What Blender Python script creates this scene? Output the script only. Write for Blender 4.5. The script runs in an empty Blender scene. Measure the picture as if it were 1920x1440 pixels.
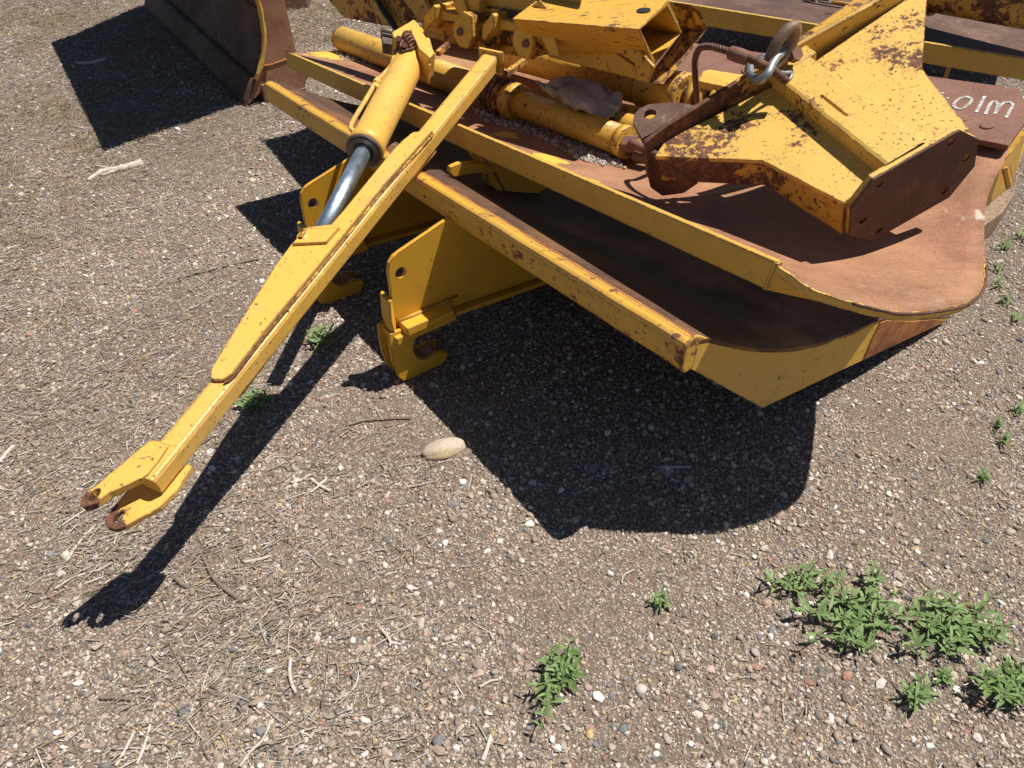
import bpy, math, random
import numpy as np
from mathutils import Vector, Matrix, Quaternion, geometry, noise as mnoise
random.seed(7); rng = np.random.default_rng(11)
sc = bpy.context.scene
# ---------------------------------------------------------------- camera
PITCH, FOC, CH = 42.0, 1450.0, 1.6
camd = bpy.data.cameras.new('camera'); cam = bpy.data.objects.new('camera', camd)
sc.collection.objects.link(cam); sc.camera = cam
camd.sensor_width = 36; camd.lens = FOC/1920*36; camd.clip_end = 500; camd.clip_start = .05
cam.location = (0, 0, CH); cam.rotation_euler = (math.radians(90-PITCH), 0, 0)
# ---------------------------------------------------------------- sky and sun
SUN = Vector((.3999, .1000, .9111)).normalized()
w = bpy.data.worlds.new('World'); sc.world = w; w.use_nodes = True
wn = w.node_tree.nodes; wl = w.node_tree.links
sky = wn.new('ShaderNodeTexSky'); sky.sky_type = 'NISHITA'; sky.sun_disc = False
sky.sun_elevation = math.asin(SUN.z); sky.sun_rotation = math.atan2(SUN.x, SUN.y)
sky.air_density = 1.0; sky.dust_density = .6; sky.altitude = 1500
wn['Background'].inputs[1].default_value = .05
wl.new(sky.outputs[0], wn['Background'].inputs[0])
sd = bpy.data.lights.new('sun', 'SUN'); so = bpy.data.objects.new('sun', sd); sc.collection.objects.link(so)
sd.energy = 5.0; sd.angle = math.radians(.53); sd.color = (1, .955, .88)
so.rotation_euler = SUN.to_track_quat('Z', 'Y').to_euler(); so.location = (3, 1, 8)
sc.view_settings.view_transform = 'Standard'; sc.view_settings.look = 'None'
sc.view_settings.exposure = 0.40; sc.view_settings.gamma = 1
# ---------------------------------------------------------------- measuring helpers
_t = math.radians(PITCH); RT = np.array([1., 0, 0]); UP = np.array([0, math.sin(_t), math.cos(_t)]); FW = np.array([0, math.cos(_t), -math.sin(_t)])
CC = np.array([0, 0, CH])
def ray(x, y): return (x-960)*RT - (y-720)*UP + FOC*FW
def P(x, y, z=0.):                                     # the point seen at (x, y) of the photograph that lies at height z
    d = ray(x, y); return Vector(CC + d*(z-CH)/d[2])
def PP(x, y, p, n):                                    # the same on a plane
    d = ray(x, y); n = np.array(n); return Vector(CC + d*(np.dot(np.array(p)-CC, n)/np.dot(d, n)))
def projv(A):
    q = A-CC; z = q@FW; return np.stack([960+FOC*(q@RT)/z, 720-FOC*(q@UP)/z], -1)
# ---------------------------------------------------------------- mesh helpers
class MB:
    def __init__(s): s.v = []; s.f = []; s.sm = []
    def add(s, vs, fs, smooth=False):
        o = len(s.v); s.v += [Vector(v) for v in vs]; s.f += [tuple(i+o for i in f) for f in fs]; s.sm += [smooth]*len(fs); return s
    def prism(s, pts, off):                            # flat outline pushed along off
        pts = [Vector(p) for p in pts]; off = Vector(off); n = len(pts)
        s.add(pts+[p+off for p in pts], [tuple(range(n)), tuple(range(2*n-1, n-1, -1))]+[(i, i+n, (i+1) % n+n, (i+1) % n) for i in range(n)]); return s
    def box(s, c, x, y, z):                            # centre and three half vectors
        c, x, y, z = map(Vector, (c, x, y, z))
        return s.prism([c-x-y-z, c+x-y-z, c+x+y-z, c-x+y-z], 2*z)
    def beam(s, a, b, up, wd, ht, drop=0):             # square bar from a to b; a,b on its top centre line
        a, b = Vector(a), Vector(b); d = (b-a).normalized(); u = Vector(up); u = (u-d*u.dot(d)).normalized(); r = d.cross(u)
        return s.prism([a-r*wd/2, a+r*wd/2, a+r*wd/2-u*ht, a-r*wd/2-u*ht], b-a)
    def tube(s, path, rad, n=20, cap=True, smooth=True):
        path = [Vector(p) for p in path]; m = len(path)
        if not hasattr(rad, '__len__'): rad = [rad]*m
        d0 = (path[1]-path[0]).normalized(); u = d0.orthogonal().normalized(); rings = []
        for i, p in enumerate(path):
            if i == 0: d = path[1]-path[0]
            elif i == m-1: d = path[-1]-path[-2]
            else: d = (path[i+1]-path[i]).normalized()+(path[i]-path[i-1]).normalized()
            if d.length < 1e-9: d = d0
            d = d.normalized(); u = (u-d*u.dot(d)).normalized(); r = d.cross(u); d0 = d
            rings.append([p+(u*math.cos(k*2*math.pi/n)+r*math.sin(k*2*math.pi/n))*rad[i] for k in range(n)])
        vs = [v for r_ in rings for v in r_]
        fs = [(i*n+k, i*n+(k+1) % n, (i+1)*n+(k+1) % n, (i+1)*n+k) for i in range(m-1) for k in range(n)]
        s.add(vs, fs, smooth)
        if cap: s.add(rings[0], [tuple(range(n-1, -1, -1))]); s.add(rings[-1], [tuple(range(n))])
        return s
    def plate(s, outline, holes, O, X, Y, off):        # 2-D outline with holes in the frame O, X, Y, thickness vector off
        O, X, Y, off = map(Vector, (O, X, Y, off)); loops = [outline]+holes
        l3 = [[Vector((p[0], p[1], 0)) for p in l] for l in loops]
        tri = geometry.tessellate_polygon(l3); flat = [p for l in loops for p in l]; n = len(flat)
        w3 = [O+X*p[0]+Y*p[1] for p in flat]
        fs = [tuple(t) for t in tri]+[tuple(i+n for i in reversed(t)) for t in tri]; k = 0
        for l in loops:
            m = len(l)
            for i in range(m): a, b = k+i, k+(i+1) % m; fs.append((a, b, b+n, a+n))
            k += m
        return s.add(w3+[p+off for p in w3], fs)
    def grid(s, G, smooth=True, thick=None):           # G: rows x cols x 3 ; thick: vector field of the same shape
        G = np.asarray(G); a, b = G.shape[:2]; vs = [Vector(p) for p in G.reshape(-1, 3)]
        q = [(i*b+j, i*b+j+1, (i+1)*b+j+1, (i+1)*b+j) for i in range(a-1) for j in range(b-1)]
        if thick is None: return s.add(vs, q, smooth)
        H = (G+thick).reshape(-1, 3); N = a*b; s.add(vs+[Vector(p) for p in H], q+[tuple(N+i for i in reversed(f)) for f in q], smooth)
        o = len(s.v)-2*N; per = [(0, j) for j in range(b-1)]+[(i, b-1) for i in range(a-1)]+[(a-1, j) for j in range(b-1, 0, -1)]+[(i, 0) for i in range(a-1, 0, -1)]
        per = [i*b+j for i, j in per]
        for k in range(len(per)):
            x, y = per[k], per[(k+1) % len(per)]; s.f.append((o+y, o+x, o+x+N, o+y+N)); s.sm.append(False)
        return s
    def build(s, name, mat, parent=None, bevel=0., seg=2, kind=None, label=None, world=False):
        root = parent
        while root is not None and root.parent is not None: root = root.parent
        off = root.location if root is not None else Vector((0, 0, 0))
        loc = Vector((0, 0, 0))
        if root is None and not world:                 # a thing of one mesh: origin at its base
            A = np.array([tuple(v) for v in s.v]); loc = Vector(((A[:, 0].min()+A[:, 0].max())/2, (A[:, 1].min()+A[:, 1].max())/2, A[:, 2].min())); off = loc
        me = bpy.data.meshes.new(name); me.from_pydata([tuple(v-off) for v in s.v], [], s.f); me.validate()
        if len(me.polygons) == len(s.sm): me.polygons.foreach_set('use_smooth', s.sm)
        me.materials.append(mat)
        import bmesh
        bm = bmesh.new(); bm.from_mesh(me)
        bmesh.ops.remove_doubles(bm, verts=bm.verts, dist=1e-5)
        bmesh.ops.recalc_face_normals(bm, faces=bm.faces); bm.to_mesh(me); bm.free(); me.update()
        o = bpy.data.objects.new(name, me); o.location = loc; sc.collection.objects.link(o)
        if parent is not None: o.parent = parent
        if bevel > 0:
            b = o.modifiers.new('edges', 'BEVEL'); b.width = bevel; b.segments = seg; b.limit_method = 'ANGLE'; b.angle_limit = math.radians(35); b.use_clamp_overlap = True
        if kind: o['kind'] = kind
        if label: o['label'] = label
        return o
def thing(name, label, cat, loc, group=None):
    o = bpy.data.objects.new(name, None); o.empty_display_size = .1; sc.collection.objects.link(o); o.location = loc
    return tag(o, label, cat, group)
def tag(o, label, cat, group=None, kind=None):
    if label: o['label'] = label
    if cat: o['category'] = cat
    if group: o['group'] = group
    if kind: o['kind'] = kind
    return o
def catmull(pts, n):
    pts = [np.array(p, float) for p in pts]; out = []
    L = [0]
    for a, b in zip(pts[:-1], pts[1:]): L.append(L[-1]+np.linalg.norm(b-a))
    for t in np.linspace(0, L[-1], n):
        i = min(max(np.searchsorted(L, t)-1, 0), len(pts)-2); f = (t-L[i])/(L[i+1]-L[i]+1e-12)
        p1, p2 = pts[i], pts[i+1]; p0 = pts[i-1] if i else 2*p1-p2; p3 = pts[i+2] if i+2 < len(pts) else 2*p2-p1
        out.append(.5*((2*p1)+(-p0+p2)*f+(2*p0-5*p1+4*p2-p3)*f*f+(-p0+3*p1-3*p2+p3)*f**3))
    return np.array(out)
def ring(c, x, y, r, n=18): return [(c[0]+r*math.cos(k*2*math.pi/n), c[1]+r*math.sin(k*2*math.pi/n)) for k in range(n)]
def circ(cx, cy, r, n=16): return [(cx+r*math.cos(k*2*math.pi/n), cy+r*math.sin(k*2*math.pi/n)) for k in range(n)]
# ---------------------------------------------------------------- materials
class NT:
    def __init__(s, name):
        s.m = bpy.data.materials.new(name); s.m.use_nodes = True; s.t = s.m.node_tree; s.n = s.t.nodes; s.l = s.t.links
        s.b = s.n['Principled BSDF']; tc = s.n.new('ShaderNodeTexCoord'); s.co = tc.outputs['Object']
    def lk(s, a, b): s.l.new(a, b)
    def mapping(s, sc_=(1, 1, 1), loc=(0, 0, 0), rot=(0, 0, 0)):
        m = s.n.new('ShaderNodeMapping'); m.inputs['Scale'].default_value = sc_; m.inputs['Location'].default_value = loc; m.inputs['Rotation'].default_value = rot; s.lk(s.co, m.inputs[0]); return m.outputs[0]
    def noise(s, scale, detail=6, rough=.6, co=None, dist=0):
        n = s.n.new('ShaderNodeTexNoise'); n.inputs['Scale'].default_value = scale; n.inputs['Detail'].default_value = detail; n.inputs['Roughness'].default_value = rough; n.inputs['Distortion'].default_value = dist
        s.lk(co or s.co, n.inputs['Vector']); return n.outputs[0]
    def vor(s, scale, co=None, feature='F1', rand=1):
        n = s.n.new('ShaderNodeTexVoronoi'); n.inputs['Scale'].default_value = scale; n.feature = feature; n.inputs['Randomness'].default_value = rand; s.lk(co or s.co, n.inputs['Vector']); return n
    def ramp(s, x, stops, interp='LINEAR'):
        r = s.n.new('ShaderNodeValToRGB'); r.color_ramp.interpolation = interp; e = r.color_ramp.elements
        while len(e) < len(stops): e.new(.5)
        for i, (p, c) in enumerate(stops):
            e[i].position = p; e[i].color = (c, c, c, 1) if not hasattr(c, '__len__') else (*c, 1)
        s.lk(x, r.inputs[0]); return r.outputs[0]
    def math(s, op, a, b=None, clamp=False):
        m = s.n.new('ShaderNodeMath'); m.operation = op; m.use_clamp = clamp
        for i, x in enumerate((a, b)):
            if x is None: continue
            if isinstance(x, (int, float)): m.inputs[i].default_value = x
            else: s.lk(x, m.inputs[i])
        return m.outputs[0]
    def mix(s, f, a, b, mode='MIX'):
        m = s.n.new('ShaderNodeMix'); m.data_type = 'RGBA'; m.blend_type = mode
        for x, i in ((f, 0), (a, 6), (b, 7)):
            if isinstance(x, (int, float)): m.inputs[i].default_value = x
            elif isinstance(x, tuple): m.inputs[i].default_value = (*x, 1)
            else: s.lk(x, m.inputs[i])
        return m.outputs[2]
    def edge(s, r=.006):
        bv = s.n.new('ShaderNodeBevel'); bv.samples = 4; bv.inputs[0].default_value = r
        g = s.n.new('ShaderNodeNewGeometry'); d = s.n.new('ShaderNodeVectorMath'); d.operation = 'DOT_PRODUCT'
        s.lk(bv.outputs[0], d.inputs[0]); s.lk(g.outputs['Normal'], d.inputs[1]); return s.math('SUBTRACT', 1.0, d.outputs['Value'], True)
    def bump(s, h, strength=.3, dist=.002, prev=None):
        b = s.n.new('ShaderNodeBump'); b.inputs['Strength'].default_value = strength; b.inputs['Distance'].default_value = dist; s.lk(h, b.inputs['Height'])
        if prev: s.lk(prev, b.inputs['Normal'])
        return b.outputs[0]
    def done(s, col, rough=.6, normal=None, metal=0., spec=.5):
        for x, nm in ((col, 'Base Color'), (rough, 'Roughness'), (metal, 'Metallic')):
            if isinstance(x, (int, float)): s.b.inputs[nm].default_value = x
            elif isinstance(x, tuple): s.b.inputs[nm].default_value = (*x, 1)
            else: s.lk(x, s.b.inputs[nm])
        s.b.inputs['Specular IOR Level'].default_value = spec
        if normal: s.lk(normal, s.b.inputs['Normal'])
        return s.m
YEL = (.70, .40, .065); YEL2 = (.68, .35, .02)
def blobs(s, cs):
    out = None
    for (p, rad, wgt) in cs:
        d = s.n.new('ShaderNodeVectorMath'); d.operation = 'DISTANCE'; s.lk(s.co, d.inputs[0]); d.inputs[1].default_value = tuple(p)
        f = s.ramp(s.math('DIVIDE', d.outputs['Value'], rad), [(0., wgt), (1., 0.)]); out = f if out is None else s.math('MAXIMUM', out, f)
    return out
def paint(name, base=YEL, chips=.5, speck=.5, wear=1., streak=0., stretch=(1, 1, 1), big=0., seed=0., fade=(.70, .43, .09), rough=.42, centers=None, er=.006, ang=0., lines=.5, fs=1.):
    s = NT(name); co = s.mapping(stretch, (seed, seed*.7, seed*1.3))
    big_n = s.noise(4.5, 7, .62, co); med = s.noise(38*fs, 8, .7, co); fine = s.noise(170, 5, .7, co); dots = s.noise(75*fs, 3, .5, s.mapping((1, 1, 1), (seed+5, 3, 1)))
    e = s.edge(er)
    em = s.math('MULTIPLY', s.ramp(e, [(.004, 0.), (.05, 1.)]), s.ramp(s.noise(26, 6, .75, s.mapping((1, 1, 1), (seed, 1, 2))), [(.555-.10*wear, 0.), (.585-.10*wear, 1.)]))
    
    # patches that have flaked away (where both the broad and the medium noise run high)
    comb = s.math('ADD', s.math('MULTIPLY', big_n, .55+big), s.math('MULTIPLY', med, .45))
    if centers: comb = s.math('ADD', comb, blobs(s, centers))
    th = .70-.13*chips
    ch = s.ramp(comb, [(th, 0.), (th+.012, 1.)])
    sp = s.ramp(dots, [(.73-.07*speck, 0.), (.745-.07*speck, 1.)])
    sp = s.math('MULTIPLY', sp, s.ramp(s.noise(9, 4, .6, co), [(.36, 0.), (.52, 1.)]))
    mask = s.math('MAXIMUM', s.math('MAXIMUM', ch, sp), em)
    # scratches
    sc1 = s.noise(1., 4, .55, s.mapping((18, 260, 260), (seed, 2, 9), (.3, .2, .5)))
    scr = s.math('MULTIPLY', s.ramp(sc1, [(.69, 0.), (.70, 1.)]), s.ramp(s.noise(7, 3, .5, co), [(.5, 0.), (.56, 1.)]))
    mask = s.math('MAXIMUM', mask, scr)
    ln = s.noise(1., 6, .68, s.mapping((7, 55, 55), (seed*3, 1, 2), (0, 0, -ang)))
    ln = s.math('MULTIPLY', s.ramp(ln, [(.70-.12*lines, 0.), (.71-.12*lines, 1.)]), s.ramp(s.noise(5.5, 4, .6, s.mapping((1, 1, 1), (seed+8, 3, 1))), [(.46, 0.), (.56, 1.)]))
    mask = s.math('MAXIMUM', mask, ln)
    if streak > 0:
        st = s.noise(1., 5, .6, s.mapping((30, 30, 3), (seed, 0, 0))); mask = s.math('MAXIMUM', mask, s.math('MULTIPLY', s.ramp(st, [(.66, 0.), (.74, 1.)]), streak))
    pc = s.mix(s.ramp(s.noise(2.6, 5, .6, co), [(.35, 0.), (.68, 1.)]), base, fade)
    pc = s.mix(s.ramp(fine, [(.35, .22), (.6, 0.)]), pc, (.42, .25, .05))
    dirt = s.ramp(s.noise(14, 8, .72, co), [(.52, 0.), (.75, .55)])
    pc = s.mix(dirt, pc, (.36, .23, .09))
    halo = s.ramp(comb, [(th-.05, 0.), (th, .4)]); pc = s.mix(halo, pc, (.5, .22, .05))
    rc = s.ramp(s.noise(60, 6, .7, co), [(.3, (.045, .022, .016)), (.52, (.13, .055, .03)), (.72, (.30, .12, .045))])
    col = s.mix(mask, pc, rc)
    ro = s.mix(mask, s.ramp(fine, [(.3, rough-.06), (.7, rough+.18)]), (.85, .85, .85))
    hgt = s.math('ADD', s.math('MULTIPLY', mask, -1.), s.math('MULTIPLY', fine, .22))
    n1 = s.bump(hgt, .55, .0008); n2 = s.bump(s.noise(11, 4, .5, co), .25, .004, n1)
    return s.done(col, ro, n2, 0., .45)
def rust(name, cols, scale=9, seed=0., rough=.78, yellow=0., stains=0., stretch=(1, 1, 1), spec=.35, pale=None, yel=None):
    s = NT(name); co = s.mapping(stretch, (seed, seed*2, 1))
    n1 = s.noise(scale, 8, .65, co); n2 = s.noise(scale*16, 5, .7, co); n3 = s.noise(2.2, 4, .55, co)
    c = s.ramp(n1, [(.33, cols[0]), (.5, cols[1]), (.68, cols[2])])
    c = s.mix(s.ramp(n3, [(.4, 0.), (.65, .55)]), c, cols[3] if len(cols) > 3 else cols[2])
    c = s.mix(s.ramp(n2, [(.55, 0.), (.72, .55)]), c, (.05, .026, .02))
    c = s.mix(s.ramp(n2, [(.26, .45), (.4, 0.)]), c, (.42, .27, .17))
    n4 = s.noise(230, 4, .7, s.mapping((1, 1, 1), (seed, 5, 5))); c = s.mix(s.ramp(n4, [(.52, 0.), (.66, .5)]), c, (.07, .035, .025)); c = s.mix(s.ramp(n4, [(.30, .4), (.42, 0.)]), c, (.50, .31, .19))
    sc3 = s.noise(1., 2, .5, s.mapping((5, 300, 300), (seed, 7, 0), (0, 0, .4))); c = s.mix(s.ramp(sc3, [(.69, 0.), (.71, .5)]), c, (.46, .33, .24))
    if yellow > 0:
        ym = s.math('MULTIPLY', s.ramp(s.noise(5, 8, .7, s.mapping((1, 1, 1), (seed+3, 1, 4))), [(.70-.2*yellow, 0.), (.72-.2*yellow, 1.)]), 1.)
        c = s.mix(ym, c, (.70, .40, .05))
    if stains > 0:
        c = s.mix(s.math('MULTIPLY', s.ramp(s.noise(26, 8, .75, co), [(.56, 0.), (.64, 1.)]), s.ramp(n3, [(.5, 0.), (.6, stains)])), c, (.55, .48, .38))
    if yel or stretch[0] != 1:
        stn = s.noise(1., 7, .7, s.mapping((4.5, 60, 60), (seed, 0, 0), (0, 0, .96))); c = s.mix(s.ramp(stn, [(.50, 0.), (.70, .24)]), c, (.095, .045, .03)); c = s.mix(s.ramp(stn, [(.30, .2), (.46, 0.)]), c, (.46, .24, .12))
        c = s.mix(s.ramp(s.noise(1.5, 5, .6, s.mapping((1, 1, 1), (4, 4, 4))), [(.48, 0.), (.64, .6)]), c, (.46, .25, .11))
        sc2 = s.noise(1., 3, .5, s.mapping((6, 330, 330), (seed, 7, 0), (0, 0, .7))); c = s.mix(s.ramp(sc2, [(.68, 0.), (.70, .6)]), c, (.50, .36, .25))
    if pale: c = s.mix(s.ramp(s.math('ADD', s.math('MULTIPLY', s.noise(38, 8, .75), .8), blobs(s, pale)), [(.78, 0.), (.88, .85)]), c, (.55, .49, .40))
    if yel: c = s.mix(s.ramp(s.math('ADD', s.math('MULTIPLY', s.noise(1., 5, .6, s.mapping((9, 16, 30), (0, 0, 0), (0, 0, .95))), .8), blobs(s, yel)), [(.62, 0.), (.64, 1.)]), c, (.66, .40, .06))
    nn = s.bump(s.math('ADD', n2, s.math('MULTIPLY', n1, .6)), .4, .0012)
    return s.done(c, rough, nn, 0., spec)
M = {}
M['paint'] = paint('yellow_paint', chips=.25, speck=.35, wear=.9, seed=1)
M['paint_arm'] = paint('yellow_paint_arm', base=(.73, .415, .065), fade=(.69, .42, .10), chips=.30, speck=.9, fs=1.3, wear=1.7, seed=2.2, centers=[((-.07, -.50, -.05), .14, .10), ((-.20, -.72, -.06), .10, .09), ((-.02, -.42, -.05), .07, .13), ((-.27, -.82, -.05), .08, .08), ((-.565, -.945, .0), .085, .55), ((-.53, -.93, -.07), .10, .34)], ang=1.16, lines=.55)
M['paint_cyl'] = paint('yellow_paint_cylinder', base=(.70, .39, .055), fade=(.69, .42, .10), chips=.12, speck=.3, wear=.8, seed=4.1, ang=1.35, lines=.45)
M['paint_low'] = paint('yellow_paint_lower', base=(.68, .335, .015), fade=(.68, .37, .03), chips=.15, speck=.35, wear=1.5, seed=6.6, ang=-.3, lines=.25)
M['paint_lip'] = paint('yellow_paint_lip', base=(.68, .37, .035), fade=(.58, .35, .07), chips=.8, speck=.7, wear=1.9, seed=8.4, streak=.35, ang=-.92, lines=.9, er=.012)
M['paint_flange'] = paint('yellow_paint_flange', base=(.62, .37, .05), fade=(.58, .37, .08), chips=.2, speck=.3, wear=1., seed=9.7, ang=-.96, lines=.3)
M['paint_worn'] = paint('yellow_paint_worn', base=(.73, .44, .075), fade=(.70, .44, .10), chips=.42, speck=1.35, wear=1., seed=3.3, big=.08, fs=1.75, ang=.3, centers=[((-.40, .04, .14), .26, .155), (P(1722, 120, .93)-Vector((.8, 1.8, .6)), .15, .185), (P(1700, 30, 1.0)-Vector((.8, 1.8, .6)), .16, .12), (P(1560, 90, .95)-Vector((.8, 1.8, .6)), .10, .07), (P(1480, 170, .88)-Vector((.8, 1.8, .6)), .08, .06)])
M['paint_flange_rust'] = paint('yellow_paint_flange_rust', base=(.66, .38, .05), fade=(.60, .37, .08), chips=.8, speck=1., wear=1.4, seed=15., er=.01, ang=.3, lines=.8, centers=[((-.41, .06, .15), .30, .42)])
M['paint_rusty'] = paint('yellow_paint_rusty', base=(.62, .34, .035), fade=(.54, .31, .06), chips=1.0, speck=1.3, wear=1., seed=5.3, big=.1, ang=.3, lines=1.1, er=.01)
M['paint_frame'] = paint('yellow_paint_frame', base=(.62, .345, .035), fade=(.57, .34, .06), chips=.75, speck=.8, wear=1., seed=7.1, ang=-.62, lines=.9)
R0 = [(.17, .068, .038), (.29, .13, .072), (.42, .21, .115), (.40, .22, .12)]
M['rust_plow'] = rust('rust_moldboard', R0, 5, 1.2, stains=.35)
_o = Vector((.4, 2.4, .3))
M['rust_deck'] = rust('rust_deck', R0, 4, 1.2, stains=.3, pale=[(P(1800, 400, .63)-_o, .13, .42), (P(1835, 410, .62)-_o, .07, .52), (P(1765, 385, .63)-_o, .07, .5), (P(930, 215, .45)-_o, .3, .35), (P(1050, 265, .5)-_o, .2, .35)],
                      yel=[(P(1022, 300, .545)-_o, .12, .42), (P(945, 258, .50)-_o, .10, .42), (P(1120, 330, .58)-_o, .05, .3), (P(620, 105, .36)-_o, .16, .6)])
M['rust_dark'] = rust('rust_dark', [(.055, .028, .02), (.10, .045, .03), (.20, .085, .045), (.13, .06, .04)], 12, 3.)
M['rust_plate'] = rust('rust_cutting_edge', [(.15, .07, .05), (.21, .10, .07), (.27, .135, .095), (.23, .11, .08)], 7, 5.)
M['rust_orange'] = rust('rust_orange', [(.16, .05, .02), (.36, .13, .04), (.60, .27, .06), (.45, .20, .06)], 9, 2.)
M['rust_trough_shade'] = rust('rust_trough_shade', [(.036, .018, .012), (.075, .035, .021), (.20, .09, .028), (.08, .038, .022)], 3.5, 7., stretch=(1.01, 1, 1))  # rust, its colours darkened to paint in the trough's deep shade
M['rust_blade'] = rust('rust_blade', [(.05, .028, .021), (.095, .05, .036), (.19, .11, .08), (.12, .065, .045)], 4, 9., stains=.4)
M['rust_rope'] = rust('rust_wire', [(.05, .025, .018), (.13, .06, .035), (.24, .12, .07)], 60, 4.)
s = NT('galvanised_steel'); M['galv'] = s.done(s.ramp(s.noise(30, 6, .6), [(.3, (.16, .165, .17)), (.7, (.38, .39, .40))]), .55, s.bump(s.noise(60, 4), .3, .001), .6)
s = NT('worn_link_steel'); M['link'] = s.done(s.ramp(s.noise(12, 6, .6), [(.34, (.13, .10, .085)), (.5, (.24, .14, .08)), (.7, (.30, .26, .22))]), .62, s.bump(s.noise(70, 6), .6, .0015), .2)
s = NT('chrome_rod'); M['chrome'] = s.done(s.ramp(s.noise(20, 6, .6), [(.3, (.46, .56, .66)), (.7, (.64, .74, .84))]), s.ramp(s.noise(30, 8, .7), [(.3, .36), (.7, .52)]), s.bump(s.noise(1, 5, .6, s.mapping((400, 400, 30))), .08, .0005), 1.)
s = NT('gland_steel'); M['gland'] = s.done(s.ramp(s.noise(30, 6, .6), [(.3, (.07, .05, .04)), (.7, (.22, .17, .13))]), .5, s.bump(s.noise(60, 4), .3, .001), .4)
s = NT('black_rubber'); M['black'] = s.done((.012, .013, .016), .55)
s = NT('hose_grey'); M['hose'] = s.done(s.ramp(s.noise(30, 6, .6), [(.3, (.10, .10, .075)), (.7, (.22, .21, .15))]), .65)
s = NT('white_marker'); M['white'] = s.done(s.ramp(s.noise(150, 4, .7), [(.40, (.34, .25, .21)), (.47, (.80, .78, .76))]), .6)
s = NT('grey_cloth'); M['cloth'] = s.done(s.ramp(s.noise(9, 7, .65), [(.35, (.25, .205, .17)), (.62, (.43, .39, .35))]), .8, s.bump(s.noise(120, 4, .6), .4, .001))
s = NT('weathered_plank'); M['plank'] = s.done(s.ramp(s.noise(6, 8, .65, s.mapping((12, 12, 1.5), (0, 0, 0), (0, .3, .6))), [(.35, (.13, .075, .045)), (.62, (.36, .24, .16))]), .85, s.bump(s.noise(40, 6), .5, .002))
s = NT('leaf_green'); oi = s.n.new('ShaderNodeObjectInfo')
lc = s.mix(oi.outputs['Random'], (.13, .215, .07), (.23, .335, .125)); lc = s.mix(s.ramp(s.noise(60, 3), [(.4, 0.), (.7, .3)]), lc, (.30, .38, .13))
s.done(lc, .5, None, 0., .35); s.b.inputs['Transmission Weight'].default_value = 0
tr = s.n.new('ShaderNodeBsdfTranslucent'); s.lk(lc, tr.inputs[0]); ms = s.n.new('ShaderNodeMixShader'); ms.inputs[0].default_value = .28
s.lk(s.b.outputs[0], ms.inputs[1]); s.lk(tr.outputs[0], ms.inputs[2]); s.lk(ms.outputs[0], s.n['Material Output'].inputs[0]); M['leaf'] = s.m
s = NT('stem_green'); M['stem'] = s.done(s.ramp(s.noise(40, 3), [(.4, (.10, .14, .035)), (.7, (.22, .17, .08))]), .6)
def perinst(name, stops, rough=.85, spec=.3, bs=300):
    s = NT(name); oi = s.n.new('ShaderNodeObjectInfo'); c = s.ramp(oi.outputs['Random'], stops, 'CONSTANT')
    r2 = s.math('FRACT', s.math('MULTIPLY', oi.outputs['Random'], 97.3)); c = s.mix(1., c, s.ramp(r2, [(0., .62), (1., 1.18)]), 'MULTIPLY')
    c = s.mix(s.ramp(s.noise(bs, 4, .7), [(.35, .35), (.65, 0.)]), c, (.12, .08, .055))
    return s.done(c, rough, s.bump(s.noise(bs*.8, 4, .6), .4, .0006), 0., spec)
M['pebble'] = perinst('pebble_stone', [(0, (.38, .30, .235)), (.16, (.50, .42, .345)), (.30, (.30, .23, .18)), (.40, (.62, .54, .46)), (.52, (.42, .345, .29)), (.60, (.50, .37, .305)), (.68, (.19, .19, .195)), (.74, (.35, .26, .195)), (.80, (.78, .72, .65)), (.875, (.40, .31, .25)), (.91, (.52, .40, .22)), (.94, (.42, .23, .165)), (.965, (.23, .235, .245))])
M['straw'] = perinst('straw', [(0, (.34, .29, .235)), (.25, (.48, .42, .36)), (.45, (.19, .15, .12)), (.60, (.38, .30, .21)), (.76, (.58, .52, .45)), (.96, (.50, .35, .16))], bs=120)
M['dry'] = perinst('dry_grass', [(0, (.42, .33, .20)), (.4, (.52, .43, .28)), (.7, (.33, .25, .15))], bs=120)
# ground: earth between packed grit
s = NT('gravel_ground'); vo = s.vor(135); vo2 = s.vor(62)
cell = s.ramp(s.n.new('ShaderNodeSeparateColor').outputs[0], [(0, 0.), (1, 1.)]); sep = [n for n in s.n if n.type == 'SEPARATE_COLOR'][0]; s.lk(vo.outputs['Color'], sep.inputs[0])
gc = s.ramp(sep.outputs[0], [(0, (.24, .18, .14)), (.25, (.34, .27, .22)), (.42, (.17, .125, .095)), (.56, (.42, .35, .295)), (.70, (.28, .21, .17)), (.80, (.13, .12, .115)), (.90, (.52, .46, .40))], 'CONSTANT')
gd = s.ramp(vo.outputs['Distance'], [(.25, 0.), (.62, 1.)])
soil = s.ramp(s.noise(45, 8, .7), [(.3, (.10, .074, .055)), (.7, (.235, .178, .134))])
gc = s.mix(gd, gc, soil)
patch = s.ramp(s.noise(1.7, 8, .68), [(.46, 0.), (.62, .8)])
gc = s.mix(patch, gc, soil)
hh = s.math('ADD', s.math('MULTIPLY', s.math('SUBTRACT', 1., vo.outputs['Distance']), 1.), s.math('MULTIPLY', s.noise(300, 4), .5))
M['ground'] = s.done(gc, .92, s.bump(s.noise(25, 6, .6), .4, .012, s.bump(hh, .9, .005)), 0., .2)
s = NT('dry_dirt'); M['dirt'] = s.done(s.ramp(s.noise(90, 8, .75), [(.3, (.28, .23, .19)), (.7, (.60, .55, .48))]), .95, s.bump(s.noise(140, 6, .7), .8, .004), 0., .2)
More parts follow.
